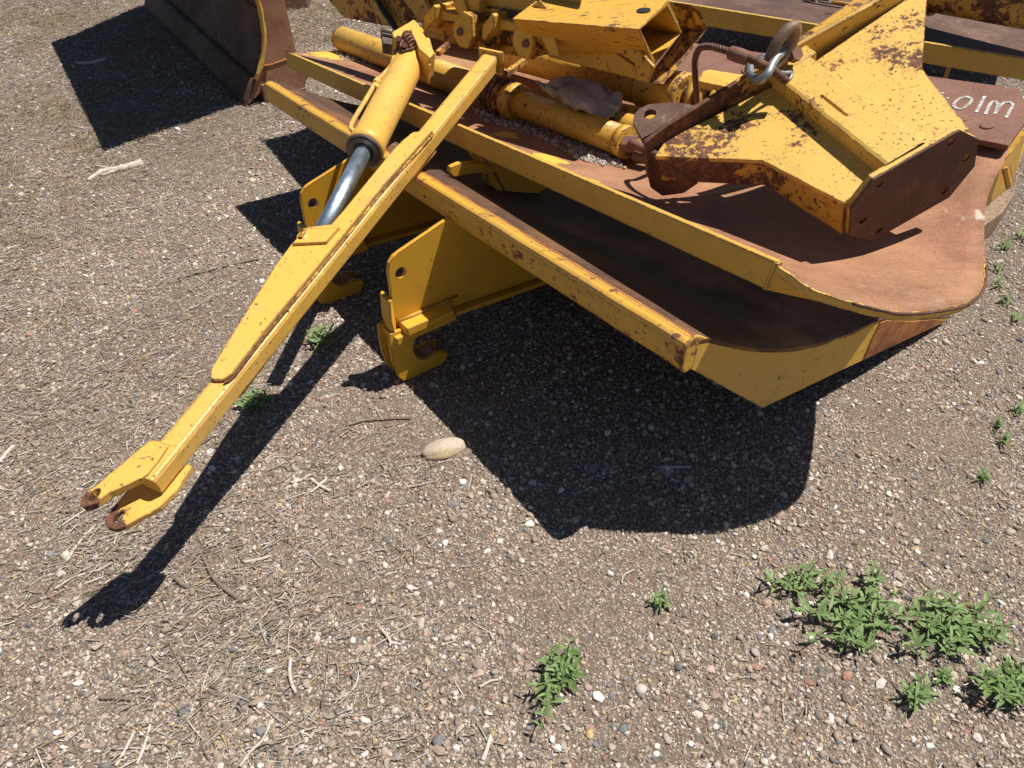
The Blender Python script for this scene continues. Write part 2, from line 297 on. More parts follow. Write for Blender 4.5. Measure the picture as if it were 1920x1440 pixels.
s = NT('river_stone'); M['stone'] = s.done(s.mix(s.ramp(s.noise(3.5, 4), [(.45, 0.), (.62, 1.)]), s.ramp(s.noise(260, 5, .7), [(.35, (.25, .18, .13)), (.5, (.47, .385, .30)), (.7, (.55, .48, .40))]), s.ramp(s.noise(260, 5, .7), [(.35, (.30, .19, .08)), (.55, (.52, .38, .19))])), .75, s.bump(s.noise(200, 5, .7), .4, .001))
def stonemat(n, c):
    s = NT(n); return s.done(s.ramp(s.noise(90, 6, .7), [(.3, tuple(x*.6 for x in c)), (.7, tuple(min(1, x*1.2) for x in c))]), .8, s.bump(s.noise(160, 5, .7), .5, .001))
M['stone_grey'] = stonemat('stone_grey', (.16, .17, .18)); M['stone_tan'] = stonemat('stone_tan', (.42, .30, .20)); M['stone_white'] = stonemat('stone_white', (.62, .57, .51)); M['stone_red'] = stonemat('stone_red', (.42, .22, .15)); M['stone_ochre'] = stonemat('stone_ochre', (.52, .38, .16))
s = NT('bleached_wood'); M['twig'] = s.done(s.ramp(s.noise(90, 6, .7, s.mapping((1, 1, 1))), [(.3, (.34, .28, .22)), (.7, (.66, .60, .52))]), .85, s.bump(s.noise(200, 5), .4, .001))
s = NT('dark_wood'); M['twig_dark'] = s.done(s.ramp(s.noise(90, 6, .7), [(.3, (.09, .065, .05)), (.7, (.27, .21, .165))]), .85, s.bump(s.noise(200, 5), .4, .001))
# ================================================================ GROUND
def gz(x, y):
    return .010*mnoise.noise(Vector((x*1.1, y*1.1, 3.1)))+.005*mnoise.noise(Vector((x*3.7, y*3.7, 1.)))
def axis(lo, hi, step, far):
    a = list(np.arange(lo, hi+1e-6, step)); l = []; x = step
    p = lo
    while p > -far: x *= 1.5; p -= x; l.append(p)
    q = hi; r = []; x = step
    while q < far: x *= 1.5; q += x; r.append(q)
    return l[::-1]+a+r
gx = axis(-5, 5, .05, 150); gy = axis(-.5, 8, .05, 150)
G = np.array([[(x, y, gz(x, y)) for x in gx] for y in gy])
mb = MB(); mb.grid(G); g = mb.build('ground', M['ground'], world=True, kind='structure')

# ================================================================ LOWER PLOW  (lies on its back, front lip up on two hooked brackets)
E1 = Vector((.374, 1.262, .51)); Fl = Vector((-.923, 2.934, .42))
S8 = Vector((.80, .60, 0)); ED = (E1-Fl).normalized()
def lowpt(s_, z): return Vector((E1.x+S8.x*s_, E1.y+S8.y*s_, z))
profR = [(.016, .576), (.045, .572), (.10, .536), (.26, .437), (.455, .345), (.66, .284), (.875, .245), (1.08, .15), (1.26, .075), (1.36, .03)]
pr = catmull([(a, b, 0) for a, b in profR], 26)
lipL = Vector((-.945, 2.96, .495))
def lowsurf(nu=30):
    rows = []
    for i in range(nu):
        u = i/(nu-1); row = []
        for a, z, _ in pr:
            zl = .50-(.585-z)*.86; zl = max(zl, .012)
            R_ = lowpt(a, z); L_ = Fl+S8*(a*.92); L_.z = zl
            row.append(L_.lerp(R_, u))
        rows.append(row)
    return np.array([[tuple(p) for p in r] for r in rows])
LS = lowsurf()
lp = thing('plow_moldboard', 'lower yellow snow plow on its back, deep shaded trough, bottom of the stack', 'snow plow', (.3, 2.2, 0), 'plow moldboards stacked in the yard')
th = np.zeros_like(LS); th[..., 2] = -.012
mb = MB(); mb.grid(LS, True, th); mb.build('moldboard', M['rust_trough_shade'], lp)
# end plate
top = [(.0, .515), (.0, .575), (.03, .583)]+[(a, b-.002) for a, b, _ in pr[1:]]
out = top+[(1.36, .016), (.362, .182)]
mb = MB(); mb.plate([(a, b) for a, b in out], [], Vector((E1.x, E1.y, 0)), S8, (0, 0, 1), -ED*.012)
s = NT('end_plate_paint')
M['end_low'] = paint('yellow_paint_end', base=(.70, .39, .035), fade=(.69, .42, .10), chips=.08, speck=.5, wear=.7, seed=12)
mb.build('end_plate', M['end_low'], lp, .002)
# bare rusted stretch of the end plate (a welded wear plate)
mb = MB(); q = [(.86, .238), (.90, .228), (1.08, .142), (1.26, .068), (1.35, .022), (1.345, .018), (.845, .108), (.85, .2)]
mb.plate(q, [], Vector((E1.x, E1.y, 0))+ED*.003, S8, (0, 0, 1), -ED*.006)
mb.build('wear_plate', M['rust_orange'], lp, .001)
# rolled front lip: a rounded bar in cross-section
lipsec = [(.002, .499), (-.007, .503), (-.014, .511), (-.018, .524), (-.019, .548), (-.018, .572), (-.014, .580), (-.006, .584), (.008, .586), (.019, .582), (.023, .573), (.016, .566), (.008, .560), (.004, .54)]
rows = []
for i in range(50):
    u = i/49; row = []
    jit = .0035*mnoise.noise(Vector((u*14, 0, 5)))
    for a, z in lipsec+[lipsec[0]]:
        R_ = lowpt(a, z); L_ = Fl+S8*a; L_.z = Fl.z+(z-.51); p = L_.lerp(R_, u); p.z += jit; row.append(tuple(p))
    rows.append(row)
mb = MB(); mb.grid(np.array(rows), False); 
for r_ in (rows[0], rows[-1]): mb.add(r_[:-1], [tuple(range(len(lipsec)))])
lip = mb.build('front_lip', M['paint_lip'], lp)
# rusted edge bead where the trough meets the lip
mb = MB()
pth = []
for i in range(60):
    u = i/59; R_ = lowpt(.026, .575); L_ = Fl+S8*.026; L_.z = Fl.z+.065
    p = L_.lerp(R_, u); p.z += .002*mnoise.noise(Vector((u*60, 2, 1))); pth.append(p)
mb.tube(pth, [.0045+.002*mnoise.noise(Vector((i*.9, 0, 0))) for i in range(60)], 8)
mb.build('weld_bead', M['rust_orange'], lp)
# end cap of the lip
mb = MB(); mb.plate([(.002, .497), (-.010, .503), (-.018, .518), (-.021, .538), (-.020, .560), (-.014, .578), (-.004, .587), (.010, .589), (.024, .584), (.028, .570), (.024, .50)], [], Vector((E1.x, E1.y, 0))+ED*.003, S8, (0, 0, 1), -ED*.008)
mb.build('lip_cap', M['paint_lip'], lp, .003)
# hooked brackets
NB = Vector((.6, -.8, 0))
def bracket(par, O, mat=M['paint_low'], inner=True, name='hook_bracket', flip=1, zt=1.):
    O = Vector(O); X = S8*flip; Z = Vector((0, 0, zt))
    outl = [(-.008, .27), (-.008, .395), (-.002, .418), (.014, .434), (.034, .442), (.21, .492), (.30, .425), (.62, .20), (.60, .128), (.16, .168), (0, .195)]
    mb = MB(); mb.plate(outl, [circ(.030, .375, .017)], O, X, Z, -NB*.014)
    web = mb.build('bracket_plate' if inner else name, mat, par, .0015)
    # flange along the foot
    mb = MB(); mb.prism([O+X*.16+Z*.166+NB*.002, O+X*.16+Z*.185+NB*.002, O+X*.60+Z*.150+NB*.002, O+X*.60+Z*.130+NB*.002], NB*.022)
    mb.build('stiffener', mat, par, .002)
    mb = MB(); mb.box(O+X*.085+Z*.205+NB*.022, X*.082, Z*.014, NB*.030)
    mb.box(O+X*.075+Z*.178-NB*.01, X*.105, Z*.013, NB*.052)
    mb.build('cross_block', mat, par, .003)
    mb = MB(); mb.prism([O-X*.022+Z*.17+NB*.028, O-X*.030+Z*.24+NB*.024, O-X*.02+Z*.30+NB*.01, O-X*.006+Z*.30, O-X*.002+Z*.17], -NB*.06)
    mb.build('end_strap', mat, par, .003)
    mb = MB(); mb.tube([O+X*.0+Z*.222+NB*.006, O+X*.05+Z*.222+NB*.007, O+X*.16+Z*.219+NB*.006, O+X*.21+Z*.222+NB*.004], [.005, .0065, .006, .003], 8)
    mb.build('weld_seam', mat, par)
    arc = [(.082+.052*math.cos(t), .112-.0+.058*math.sin(t)) for t in np.linspace(.95, 5.25, 14)]
    hook = [(-.045, .19), (-.044, .10), (-.030, .030), (-.016, .010), (.004, .003), (.118, .004), (.140, .014), (.150, .034), (.146, .048), (.132, .054)]+arc[::-1]+[(.118, .178), (.13, .196), (.13, .202), (-.04, .202)]
    for d in (.026, -.036):
        mb = MB(); mb.plate(hook, [], O+NB*d, X, Z, -NB*.014); mb.build('hook_plate', mat, par, .002)
    mb = MB()
    for t in range(13):
        a, b = arc[t], arc[t+1]
        if t > 8: mb.prism([O+X*a[0]+Z*a[1]+NB*.012, O+X*b[0]+Z*b[1]+NB*.012, O+X*(b[0]+.012)+Z*(b[1]-.012)+NB*.012, O+X*(a[0]+.012)+Z*(a[1]-.012)+NB*.012], -NB*.048)
    mb.build('hook_saddle', M['rust_plow'], par)
    return web
bracket(lp, (-.337, 1.81, 0))
bracket(lp, (-.337-.322, 1.81+.395, 0))
# ================================================================ UPPER PLOW
Rend = [(1455, 495, .745), (1490, 520, .72), (1530, 545, .695), (1600, 567, .668), (1650, 579, .652), (1700, 586, .637), (1780, 577, .620), (1825, 560, .613), (1845, 530, .612), (1846, 470, .612), (1847, 400, .632), (1860, 345, .668), (1887, 291, .70), (1908, 180, .742)]
RE = catmull([tuple(P(*a)) for a in Rend], 40)
Lend = [(537, 99, .396), (590, 97, .37), (660, 90, .335), (735, 66, .33), (790, 40, .37), (822, 22, .42)]
LE = catmull([tuple(P(*a)) for a in Lend], 40)
US = np.array([[tuple(Vector(a).lerp(Vector(b), u)) for a, b in zip(LE, RE)] for u in np.linspace(0, 1, 60)])
UF = np.array([[tuple(Vector(a).lerp(Vector(b), u)) for a, b in zip(catmull(LE, 90), catmull(RE, 90))] for u in np.linspace(0, 1, 220)]).reshape(-1, 3)
UFp = projv(UF)
def onU(x, y, lift=0.):
    """point of the upper plow's trough (raised by lift) seen at (x, y)"""
    A = UF.copy(); A[:, 2] += lift; q = projv(A); i = np.argmin((q[:, 0]-x)**2+(q[:, 1]-y)**2)
    return P(x, y, float(A[i, 2]))
up = thing('plow_moldboard', 'upper yellow snow plow with wide sunlit rusty trough and white marker writing', 'snow plow', (.4, 2.4, .3), 'plow moldboards stacked in the yard')
th = np.zeros_like(US); th[..., 2] = -.014
mb = MB(); mb.grid(US, True, th); mb.build('moldboard', M['rust_deck'], up)
UN, UFr = Vector(LE[0]), Vector(RE[0]); UD = (UFr-UN).normalized(); SU = Vector((-UD.y, UD.x, 0)).normalized(); NU = -SU
# front flange: vertical band, with thin lit top edge
mb = MB(); a = UN-UD*.012+NU*.003; b = UFr+UD*.004+NU*.003
mb.prism([a+Vector((0, 0, .006)), b+Vector((0, 0, .006)), b-Vector((0, 0, .064))-UD*.012, a-Vector((0, 0, .064))], SU*.016)
mb.build('front_flange', M['paint_flange'], up, .003)
# flame-cut bead round the right end
mb = MB(); ce_ = [Vector(p) for p in catmull(RE, 220)[:112]]; ctr_ = Vector(RE[20])+SU*.4; rw = []
for k_, h_ in enumerate((.001, -.006, -.014, -.021)):
    rw.append([tuple(p+(p-ctr_).normalized()*(.004+.0012*mnoise.noise(Vector((i*.35, k_*2., 0))))*(1 if k_ < 3 else .4)+Vector((0, 0, h_*min(1, (112-i)/25)+.002*mnoise.noise(Vector((i*.22, k_*1.3, 4)))))) for i, p in enumerate(ce_)])
mb.grid(np.array(rw), False, np.array([[tuple(-(Vector(q)-ctr_).normalized()*.006) for q in r_] for r_ in rw])); mb.build('cut_edge', M['paint'], up)
mb = MB(); pth = [Vector(p)+Vector((0, -.006, .0+.002*mnoise.noise(Vector((i*.9, 1, 0))))) for i, p in enumerate(catmull(RE, 140)[18:66])]
mb.tube(pth, [.0035+.002*mnoise.noise(Vector((i*.75, 2, 1))) for i in range(48)], 6); mb.build('burnt_rim', M['rust_dark'], up)
# end gusset under the flange's corner
def below(i0, i1, depth, back, name, mat):
    pts = [Vector(RE[i])+SU*0 - UD*back for i in range(i0, i1)]
    n = len(pts); lo = []
    for k, p in enumerate(pts[::-1]):
        t = k/(n-1); lo.append(p-Vector((0, 0, .012+depth*math.sin(math.pi*(1-(1-t)*.98)/1.) if False else .012+depth*(1-((t-.0)*2-1)**2)**.5 if 0 < t < 1 else .014)))
    mb = MB(); mb.prism([p-Vector((0, 0, .012)) for p in pts]+lo, -UD*.012); return mb.build(name, mat, up)
C0 = Vector(RE[0])
g1 = [C0-Vector((0, 0, .004)), C0-Vector((0, 0, .066))-UD*.006]
for x, y, z in ((1500, 552, .632), (1550, 556, .600), (1590, 553, .585)): g1.append(P(x, y, z))
g1 += [Vector(p)-Vector((0, 0, .015)) for p in RE[8:0:-1]]
mb = MB(); mb.prism(g1, -UD*.012+Vector((0, .004, 0))); mb.build('end_gusset', M['paint_low'], up)
mb = MB(); mb.prism([C0+UD*.006+Vector((0, 0, .004))+NU*.004, C0-UD*.004-Vector((0, 0, .066))+NU*.004, C0-UD*.004-Vector((0, 0, .066))+SU*.014, C0+UD*.006+Vector((0, 0, .004))+SU*.014], -UD*.01); mb.build('gusset_edge', M['paint'], up, .0015)
g2 = [P(1640, 570, .625), P(1690, 590, .575), P(1730, 592, .56), P(1790, 584, .57), P(1800, 560, .60)]
mb = MB(); mb.prism(g2, -UD*.012+Vector((0, .006, 0))); mb.build('end_gusset', M['paint_low'], up)
# ribs and hooked bracket hanging underneath
def under(O, L=.5, dep=.20):
    O = Vector(O); mb = MB()
    mb.prism([O, O+SU*.02-Vector((0, 0, .05)), O+SU*.05-Vector((0, 0, dep)), O+SU*.11-Vector((0, 0, dep+.02)), O+SU*L-Vector((0, 0, dep*.7)), O+SU*L-Vector((0, 0, .09)), O+SU*.25-Vector((0, 0, .07))], -UD*.014)
    mb.build('rib', M['paint_low'], up, .002)
hp0 = P(940, 340, .39)
def onH(x, y, out=0.): return PP(x, y, hp0+ED*out, NB)
def hslab(pts, out, t, name): mb = MB(); mb.prism([onH(x, y, out) for x, y in pts], -NB*t); return mb.build(name, M['paint_low'], up, .002)
hslab([(888, 280), (1010, 338), (1028, 352), (962, 388), (944, 352), (925, 318), (905, 298)], 0, .014, 'rib')
hslab([(882, 279), (900, 290), (912, 304), (928, 330), (946, 362), (962, 388), (950, 384), (938, 372), (926, 352), (916, 345), (914, 326), (900, 308)], .012, .04, 'hook_block')
hslab([(846, 314), (862, 307), (900, 304), (924, 312), (930, 322), (916, 328), (900, 325), (874, 328), (852, 332), (843, 324)], .02, .02, 'hook_plate')
# cutting edge (bolted plate along the far side of the trough)
FRc, FLc = P(1908, 180, .752), P(822, 22, .435); NRc, NLc = P(1887, 287, .708), None
wv = NRc-FRc
NLc = FLc+wv*.8
cen = (FRc-FLc).normalized(); nrm = wv.cross(cen).normalized();
if nrm.z < 0: nrm = -nrm
CE = dict(O=FLc, X=FRc-FLc, W=wv)
corner = [FLc+nrm*.006, FRc+nrm*.006, P(1925, 232, .735)+nrm*.006, NRc+nrm*.006, NLc+nrm*.006]
mb = MB(); mb.prism(corner, nrm*.016); ce = mb.build('cutting_edge', M['rust_plate'], up, .002)
def onC(x, y, lift=.0): return PP(x, y, FRc+nrm*(.0222+lift), nrm)
for bx, by in ((1851, 236), (1800, 223), (1265, 137), (1292, 142), (1420, 160), (1440, 150)):
    c = onC(bx, by)
    mb = MB(); mb.tube([c-nrm*.003, c+nrm*.003, c+nrm*.005], [.019, .018, .012], 20, smooth=False); hb = mb.build('bolt_head', M['rust_plate'], up)
# white marker writing on the cutting edge
def stroke(mb, pts, wd):
    p3 = [onC(x, y, .0015) for x, y in pts]; cat = catmull([tuple(p) for p in p3], max(6, len(pts)*7))
    for i in range(len(cat)-1):
        a, b = Vector(cat[i]), Vector(cat[i+1]); d = (b-a).normalized(); r = d.cross(nrm)
        k = wd*(1+.25*mnoise.noise(Vector((i*.4, len(pts), 0)))); a2, b2 = a-d*k*.3, b+d*k*.3
        mb.add([a2-r*k/2, a2+r*k/2, b2+r*k/2, b2-r*k/2], [(0, 1, 2, 3)])
for ch in ([[(1758, 175), (1768, 174)]], [[(1770, 186), (1777, 184)]], [[(1812, 181), (1800, 184), (1789, 194), (1793, 202), (1805, 202), (1817, 194), (1822, 186), (1814, 181)]], [[(1846, 181), (1838, 196), (1831, 209)]],
           [[(1848, 213), (1857, 194), (1866, 190), (1871, 196), (1866, 212)], [(1868, 208), (1880, 194), (1893, 191), (1899, 196), (1893, 208), (1887, 219)]]):
    mb = MB()
    for st in ch: stroke(mb, st, .0078)
    mb.build('letter', M['white'], up)
# yellow back frame seen past the right end
a1, a2 = P(1916, 262, .70), P(1853, 385, .50)
mb = MB(); mb.prism([P(1889, 296, .69), P(1925, 245, .71), P(1928, 255, .60), P(1905, 325, .55), P(1895, 350, .50), P(1850, 388, .50), P(1850, 340, .62), P(1866, 318, .66)], Vector((.0, .03, -.012)))
mb.build('back_panel', M['paint'], up, .002)
mb = MB(); mb.prism([P(1877, 318, .64), P(1884, 312, .64), P(1893, 350, .54), P(1886, 356, .54)], Vector((.02, .01, 0))); mb.build('rib', M['paint_low'], up, .002)
# lifting pads: loose grit and dirt lying in the trough
def dirtpatch(pts, lab, name='dirt_patch', n=900, mat=M['dirt']):
    poly = np.array(pts, float); mb = MB(); cnt = 0
    lo, hi = poly.min(0), poly.max(0); k = 0
    def inside(x, y):
        c = False; j = len(poly)-1
        for i in range(len(poly)):
            if (poly[i, 1] > y) != (poly[j, 1] > y) and x < (poly[j, 0]-poly[i, 0])*(y-poly[i, 1])/(poly[j, 1]-poly[i, 1])+poly[i, 0]: c = not c
            j = i
        return c
    while cnt < n and k < n*20:
        k += 1; x, y = rng.uniform(lo[0], hi[0]), rng.uniform(lo[1], hi[1])
        if not inside(x, y): continue
        c = onU(x, y); r = rng.choice([.0025, .0035, .005, .008, .011], p=[.4, .33, .19, .06, .02]); cnt += 1
        v = [c+Vector(rng.normal(0, 1, 3)).normalized()*0 for _ in range(0)]
        R = Quaternion(Vector(rng.normal(0, 1, 3)).normalized(), rng.uniform(0, 6)).to_matrix()
        vs = [R @ (Vector(d)*r*rng.uniform(.7, 1.2)) for d in ((1, 0, 0), (-1, 0, 0), (0, 1, 0), (0, -1, 0), (0, 0, 1), (0, 0, -1))]
        mb.add([c+v+Vector((0, 0, r*.5)) for v in vs], [(0, 2, 4), (2, 1, 4), (1, 3, 4), (3, 0, 4), (2, 0, 5), (1, 2, 5), (3, 1, 5), (0, 3, 5)])
    o = mb.build(name, mat); tag(o, lab, 'debris', kind='stuff'); return o
dirtpatch([(1000, 236), (1060, 245), (1150, 285), (1175, 318), (1120, 305), (1050, 268)], None, 'grit', 1700, M['stone_tan'])
dirtpatch([(1060, 268), (1100, 272), (1168, 310), (1130, 312), (1078, 298)], None, 'grit', 1000, M['dirt'])
dirtpatch([(880, 195), (960, 215), (1010, 245), (1090, 300), (1000, 255), (900, 225)], None, 'grit', 700, M['dirt'])
dirtpatch([(628, 96), (700, 96), (760, 130), (690, 121), (640, 112)], None, 'grit', 900, M['dirt'])
# worn yellow flashes left in the trough
mb = MB()
for q in ([(985, 296), (1015, 292), (1045, 300), (1060, 308), (1020, 308)], [(920, 250), (960, 252), (975, 258), (955, 262)], [(955, 270), (990, 272), (1010, 282), (1032, 288), (990, 284)]):
    pass
# ================================================================ ARM
def pl(A, B, t): return A+(B-A)*t
z0, z1 = .3443, .659
A0, A1 = P(307, 928, z0), P(935, 135, z1); AX = (A1-A0).normalized(); AL = (A1-A0).length
bb = AX.cross(Vector((0, 0, 1))).normalized(); nn = bb.cross(AX); ph = -.0534
AB = bb*math.cos(ph)+nn*math.sin(ph); AN = AB.cross(AX); TW = .0558
arm = thing('drawbar_arm', 'long yellow box-section drawbar arm with forked end, jutting towards the camera across both plows', 'drawbar', (-.3, 1.9, .4))
ATop = A0+AN*TW
def onA(x, y, lift=0.): return PP(x, y, ATop+AN*lift, AN)
mb = MB(); c0, c1 = A0+AN*TW/2-AB*TW/2, A1+AN*TW/2-AB*TW/2; h = TW/2
sec = [(-h, -h+.008), (-h+.008, -h), (h-.008, -h), (h, -h+.008), (h, h-.010), (h-.003, h-.003), (h-.010, h), (-h+.010, h), (-h+.003, h-.003), (-h, h-.010)]
mb.prism([c0+AB*a+AN*b for a, b in sec], c1-c0); mb.build('box_tube', M['paint_arm'], arm, .0012)
mb = MB(); mb.box(c1+AX*.006, AB*.043, AN*.040, AX*.006); mb.build('end_plate', M['paint_arm'], arm, .002)
mb = MB(); mb.tube([c1+AX*.0-AB*h+AN*h, c1+AN*h, c1+AN*h+AB*h, c1+AB*h, c1+AB*h-AN*h], .005, 8); mb.build('weld_seam', M['paint_arm'], arm)
# reinforcement plates above and below
rp = [(812, 249), (775, 252), (755, 268), (738, 285), (640, 405), (622, 425), (578, 430), (547, 463), (517, 503), (493, 542), (427, 647), (398, 696), (397, 712), (403, 716), (420, 716), (437, 705), (500, 622), (640, 452), (720, 352), (800, 262)]
r3 = [onA(x, y, .002) for x, y in rp]
mb = MB(); mb.prism(r3, AN*.0085); mb.build('top_plate', M['paint_arm'], arm, .0015)
lo = [p-AN*(TW+.004)+AB*.004 for p in r3]
mb = MB(); mb.prism([p+AN*.001 for p in lo], -AN*.009); mb.build('bottom_plate', M['paint_arm'], arm, .0015)
# weld runs along the plates
def wob(path, n, amp, sd_): 
    c = catmull([tuple(p) for p in path], n); return [Vector(p)+AN*amp*mnoise.noise(Vector((i*.8, sd_, 0)))+AB*amp*mnoise.noise(Vector((i*.7, sd_, 4))) for i, p in enumerate(c)]
mb = MB(); mb.tube(wob([onA(812, 251, .004), onA(802, 264, .004), onA(720, 356, .004), onA(640, 456, .004), onA(500, 627, .004), onA(440, 704, .004), onA(420, 719, .004)], 160, .0010, 1), [.0030+.0010*mnoise.noise(Vector((i*.9, 0, 3))) for i in range(160)], 8)
mb.build('weld_seam', M['paint_rusty'], arm)
q0, q1 = lo[-1], lo[15]
mb = MB(); mb.tube(wob([q0+AN*.006-AB*.004, q0.lerp(q1, .5)+AN*.006-AB*.004, q1+AN*.006-AB*.004], 120, .0012, 2), .0035, 8); mb.build('weld_seam', M['paint_rusty'], arm)
# pad on which the ram's pin sits, and pin boss
pad = [onA(x, y, .0108) for x, y in ((638, 430), (578, 432), (562, 446), (549, 461), (613, 458))]
mb = MB(); mb.prism(pad, AN*.008); mb.build('pin_pad', M['paint_arm'], arm, .0015)
pb = onA(567, 441, .02); mb = MB(); mb.tube([pb-AN*.02, pb-AN*.004, pb-AN*.001, pb+AN*.003], [.017, .017, .014, .008], 16); mb.tube([pb+AN*.001-AX*.012, pb+AN*.001+AX*.012], .005, 8); mb.build('pin', M['paint_arm'], arm)
# fork lugs
def lug(off, nm, mat, ptsx):
    p = [PP(x, y, ATop+AN*off, AN) for x, y in ptsx]; return p
lu = [(320, 835), (294, 827), (281, 827), (255, 848), (229, 871), (205, 890), (183, 910), (166, 921), (154, 935), (150, 946), (157, 953), (181, 945), (206, 926), (240, 911), (266, 898), (279, 891), (300, 865)]
l3 = [onA(x, y, .0) for x, y in lu]; O3 = l3[0]
def to2(p): d = p-O3; return (d.dot(AX), d.dot(AB))
out2 = [to2(p) for p in l3]; hc = to2(onA(178, 929)); hole = [(hc[0]+.0150*math.cos(t), hc[1]+.0085*math.sin(t)) for t in np.linspace(0, 2*math.pi, 16, endpoint=False)]
mb = MB(); mb.plate(out2, [hole], O3+AN*.003, AX, AB, -AN*.019); mb.build('fork_lug', M['paint_arm'], arm, .002)
ll3 = [onA(x, y, -TW) for x, y in [(338, 880), (300, 890), (256, 905), (236, 922), (212, 950), (197, 972), (195, 981), (201, 989), (216, 993), (238, 985), (300, 951), (326, 925), (362, 874), (352, 868)]]
OL = ll3[0]; o_l = [((p-OL).dot(AX), (p-OL).dot(AB)) for p in ll3]; hl = onA(221, 969, -TW)-OL
mb = MB(); mb.plate(o_l, [[(hl.dot(AX)+.0150*math.cos(t), hl.dot(AB)+.0075*math.sin(t)) for t in np.linspace(0, 2*math.pi, 16, endpoint=False)]], OL-AN*.0005, AX, AB, -AN*.014); mb.build('fork_lug', M['paint_arm'], arm, .002)
# ================================================================ HYDRAULIC RAM
cy = thing('hydraulic_ram', 'yellow hydraulic ram with bright chrome rod leaning beside the drawbar arm', 'hydraulic cylinder', (-.4, 2.2, .4))
rb = P(590, 446, .385); GL = P(682, 284, .555); TP = P(789, 76, .655)
cd = (TP-GL).normalized()
rb = min((GL-cd*t_ for t_ in np.linspace(.2, .9, 400)), key=lambda q: abs(projv(np.array(q))[1]-440))
BR = .0555
mb = MB(); mb.tube([GL-cd*.001, GL+cd*.006], [BR+.0005, BR+.0005], 40, smooth=False); mb.tube([GL-cd*.004, GL-cd*.001], [BR-.010, BR-.006], 40); g_ = mb.build('gland_nut', M['gland'], cy)
mb = MB(); pr_ = [(0.005, BR+.002), (.045, BR+.002), (.050, BR-.002), ((TP-GL).length-.17, BR-.002), ((TP-GL).length-.135, BR-.002), ((TP-GL).length-.13, BR-.006)]
mb.tube([GL+cd*a for a, r in pr_], [r for a, r in pr_], 48); mb.build('barrel', M['paint_cyl'], cy)
rd = (GL-rb).normalized()
mb = MB(); mb.tube([GL-cd*.008, GL-cd*.003], [.030, .032], 28); mb.build('wiper_seal', M['black'], cy)
mb = MB(); mb.tube([rb, GL+rd*.02], .0240, 40); mb.build('rod', M['chrome'], cy)
# mounting end: open box of plates with springs and studs, measured on a plane through the ram's axis that faces the yard
FWv = Vector(FW); NBq = (-FWv+cd*FWv.dot(cd)).normalized()
def onB(x, y, out=0.): return PP(x, y, TP+NBq*out, NBq)
top = TP+cd*.03
def bslab(mb, pts, out, t): mb.prism([onB(x, y, out) for x, y in pts], -NBq*t)
mb = MB(); bslab(mb, [(735, 60), (776, 36), (784, 46), (776, 52), (744, 72), (737, 68)], .070, .075); bslab(mb, [(776, 36), (784, 44), (797, 68), (816, 100), (806, 108), (786, 92), (770, 56)], .072, .08)
bslab(mb, [(793, 62), (806, 72), (813, 98), (806, 124), (797, 110)], .05, .07); bslab(mb, [(782, 44), (792, 52), (808, 78), (798, 84)], .04, .09)
mb.build('mounting_box', M['paint_cyl'], cy, .002)
mb = MB(); bslab(mb, [(743, 66), (773, 51), (786, 82), (772, 92), (754, 96)], .062, .06); mb.build('backing_or_shade_plate', M['rust_dark'], cy)  # dark sheet over the barrel, stands in for shade inside the box
mb = MB(); q0_, q1_ = onB(759, 62, .072), onB(775, 84, .072); qd = (q1_-q0_).normalized(); qu = qd.orthogonal().normalized(); qv = qd.cross(qu)
mb.tube([q0_.lerp(q1_, t)+(qu*math.cos(t*26)+qv*math.sin(t*26))*.013 for t in np.linspace(0, 1, 90)], .004, 7); mb.build('spring', M['rust_plate'], cy)
mb = MB(); mb.tube([onB(747, 72, .08), onB(748, 73, .0)], .010, 6, smooth=False); mb.build('stud', M['rust_plate'], cy)
mb = MB(); mb.tube([onB(758, 84, .078), onB(760, 88, .0)], .009, 12); mb.build('stud', M['rust_plate'], cy)
mb = MB(); bslab(mb, [(714, 50), (736, 54), (738, 66), (716, 62)], .03, .04); mb.tube([onB(716, 57, .03), onB(736, 61, .03)], .012, 14); bslab(mb, [(716, 68), (740, 73), (740, 84), (718, 80)], .02, .04); mb.build('port_block', M['gland'], cy, .002)
mb = MB(); mb.tube([onB(783, 50, .05), onB(788, 46, .03)], .008, 6, smooth=False); mb.build('fitting', M['galv'], cy)
# feed pipe clamped along the barrel
mb = MB(); pp = [(671, 250, .03), (662, 246, .03), (659, 233, .025), (684, 190, .02), (704, 156, .02), (712, 147, .02), (733, 124, .02), (738, 110, .02), (742, 96, .02), (748, 84, .015)]
mb.tube(catmull([tuple(onB(*p)) for p in pp], 60), .0075, 12); mb.tube([onB(703, 157, .02), onB(710, 149, .02)], .0115, 12); mb.build('feed_pipe', M['paint_cyl'], cy)
mb = MB(); bslab(mb, [(703, 152), (722, 164), (719, 170), (701, 159)], .028, .012); mb.build('pipe_clamp', M['paint_cyl'], cy, .001)
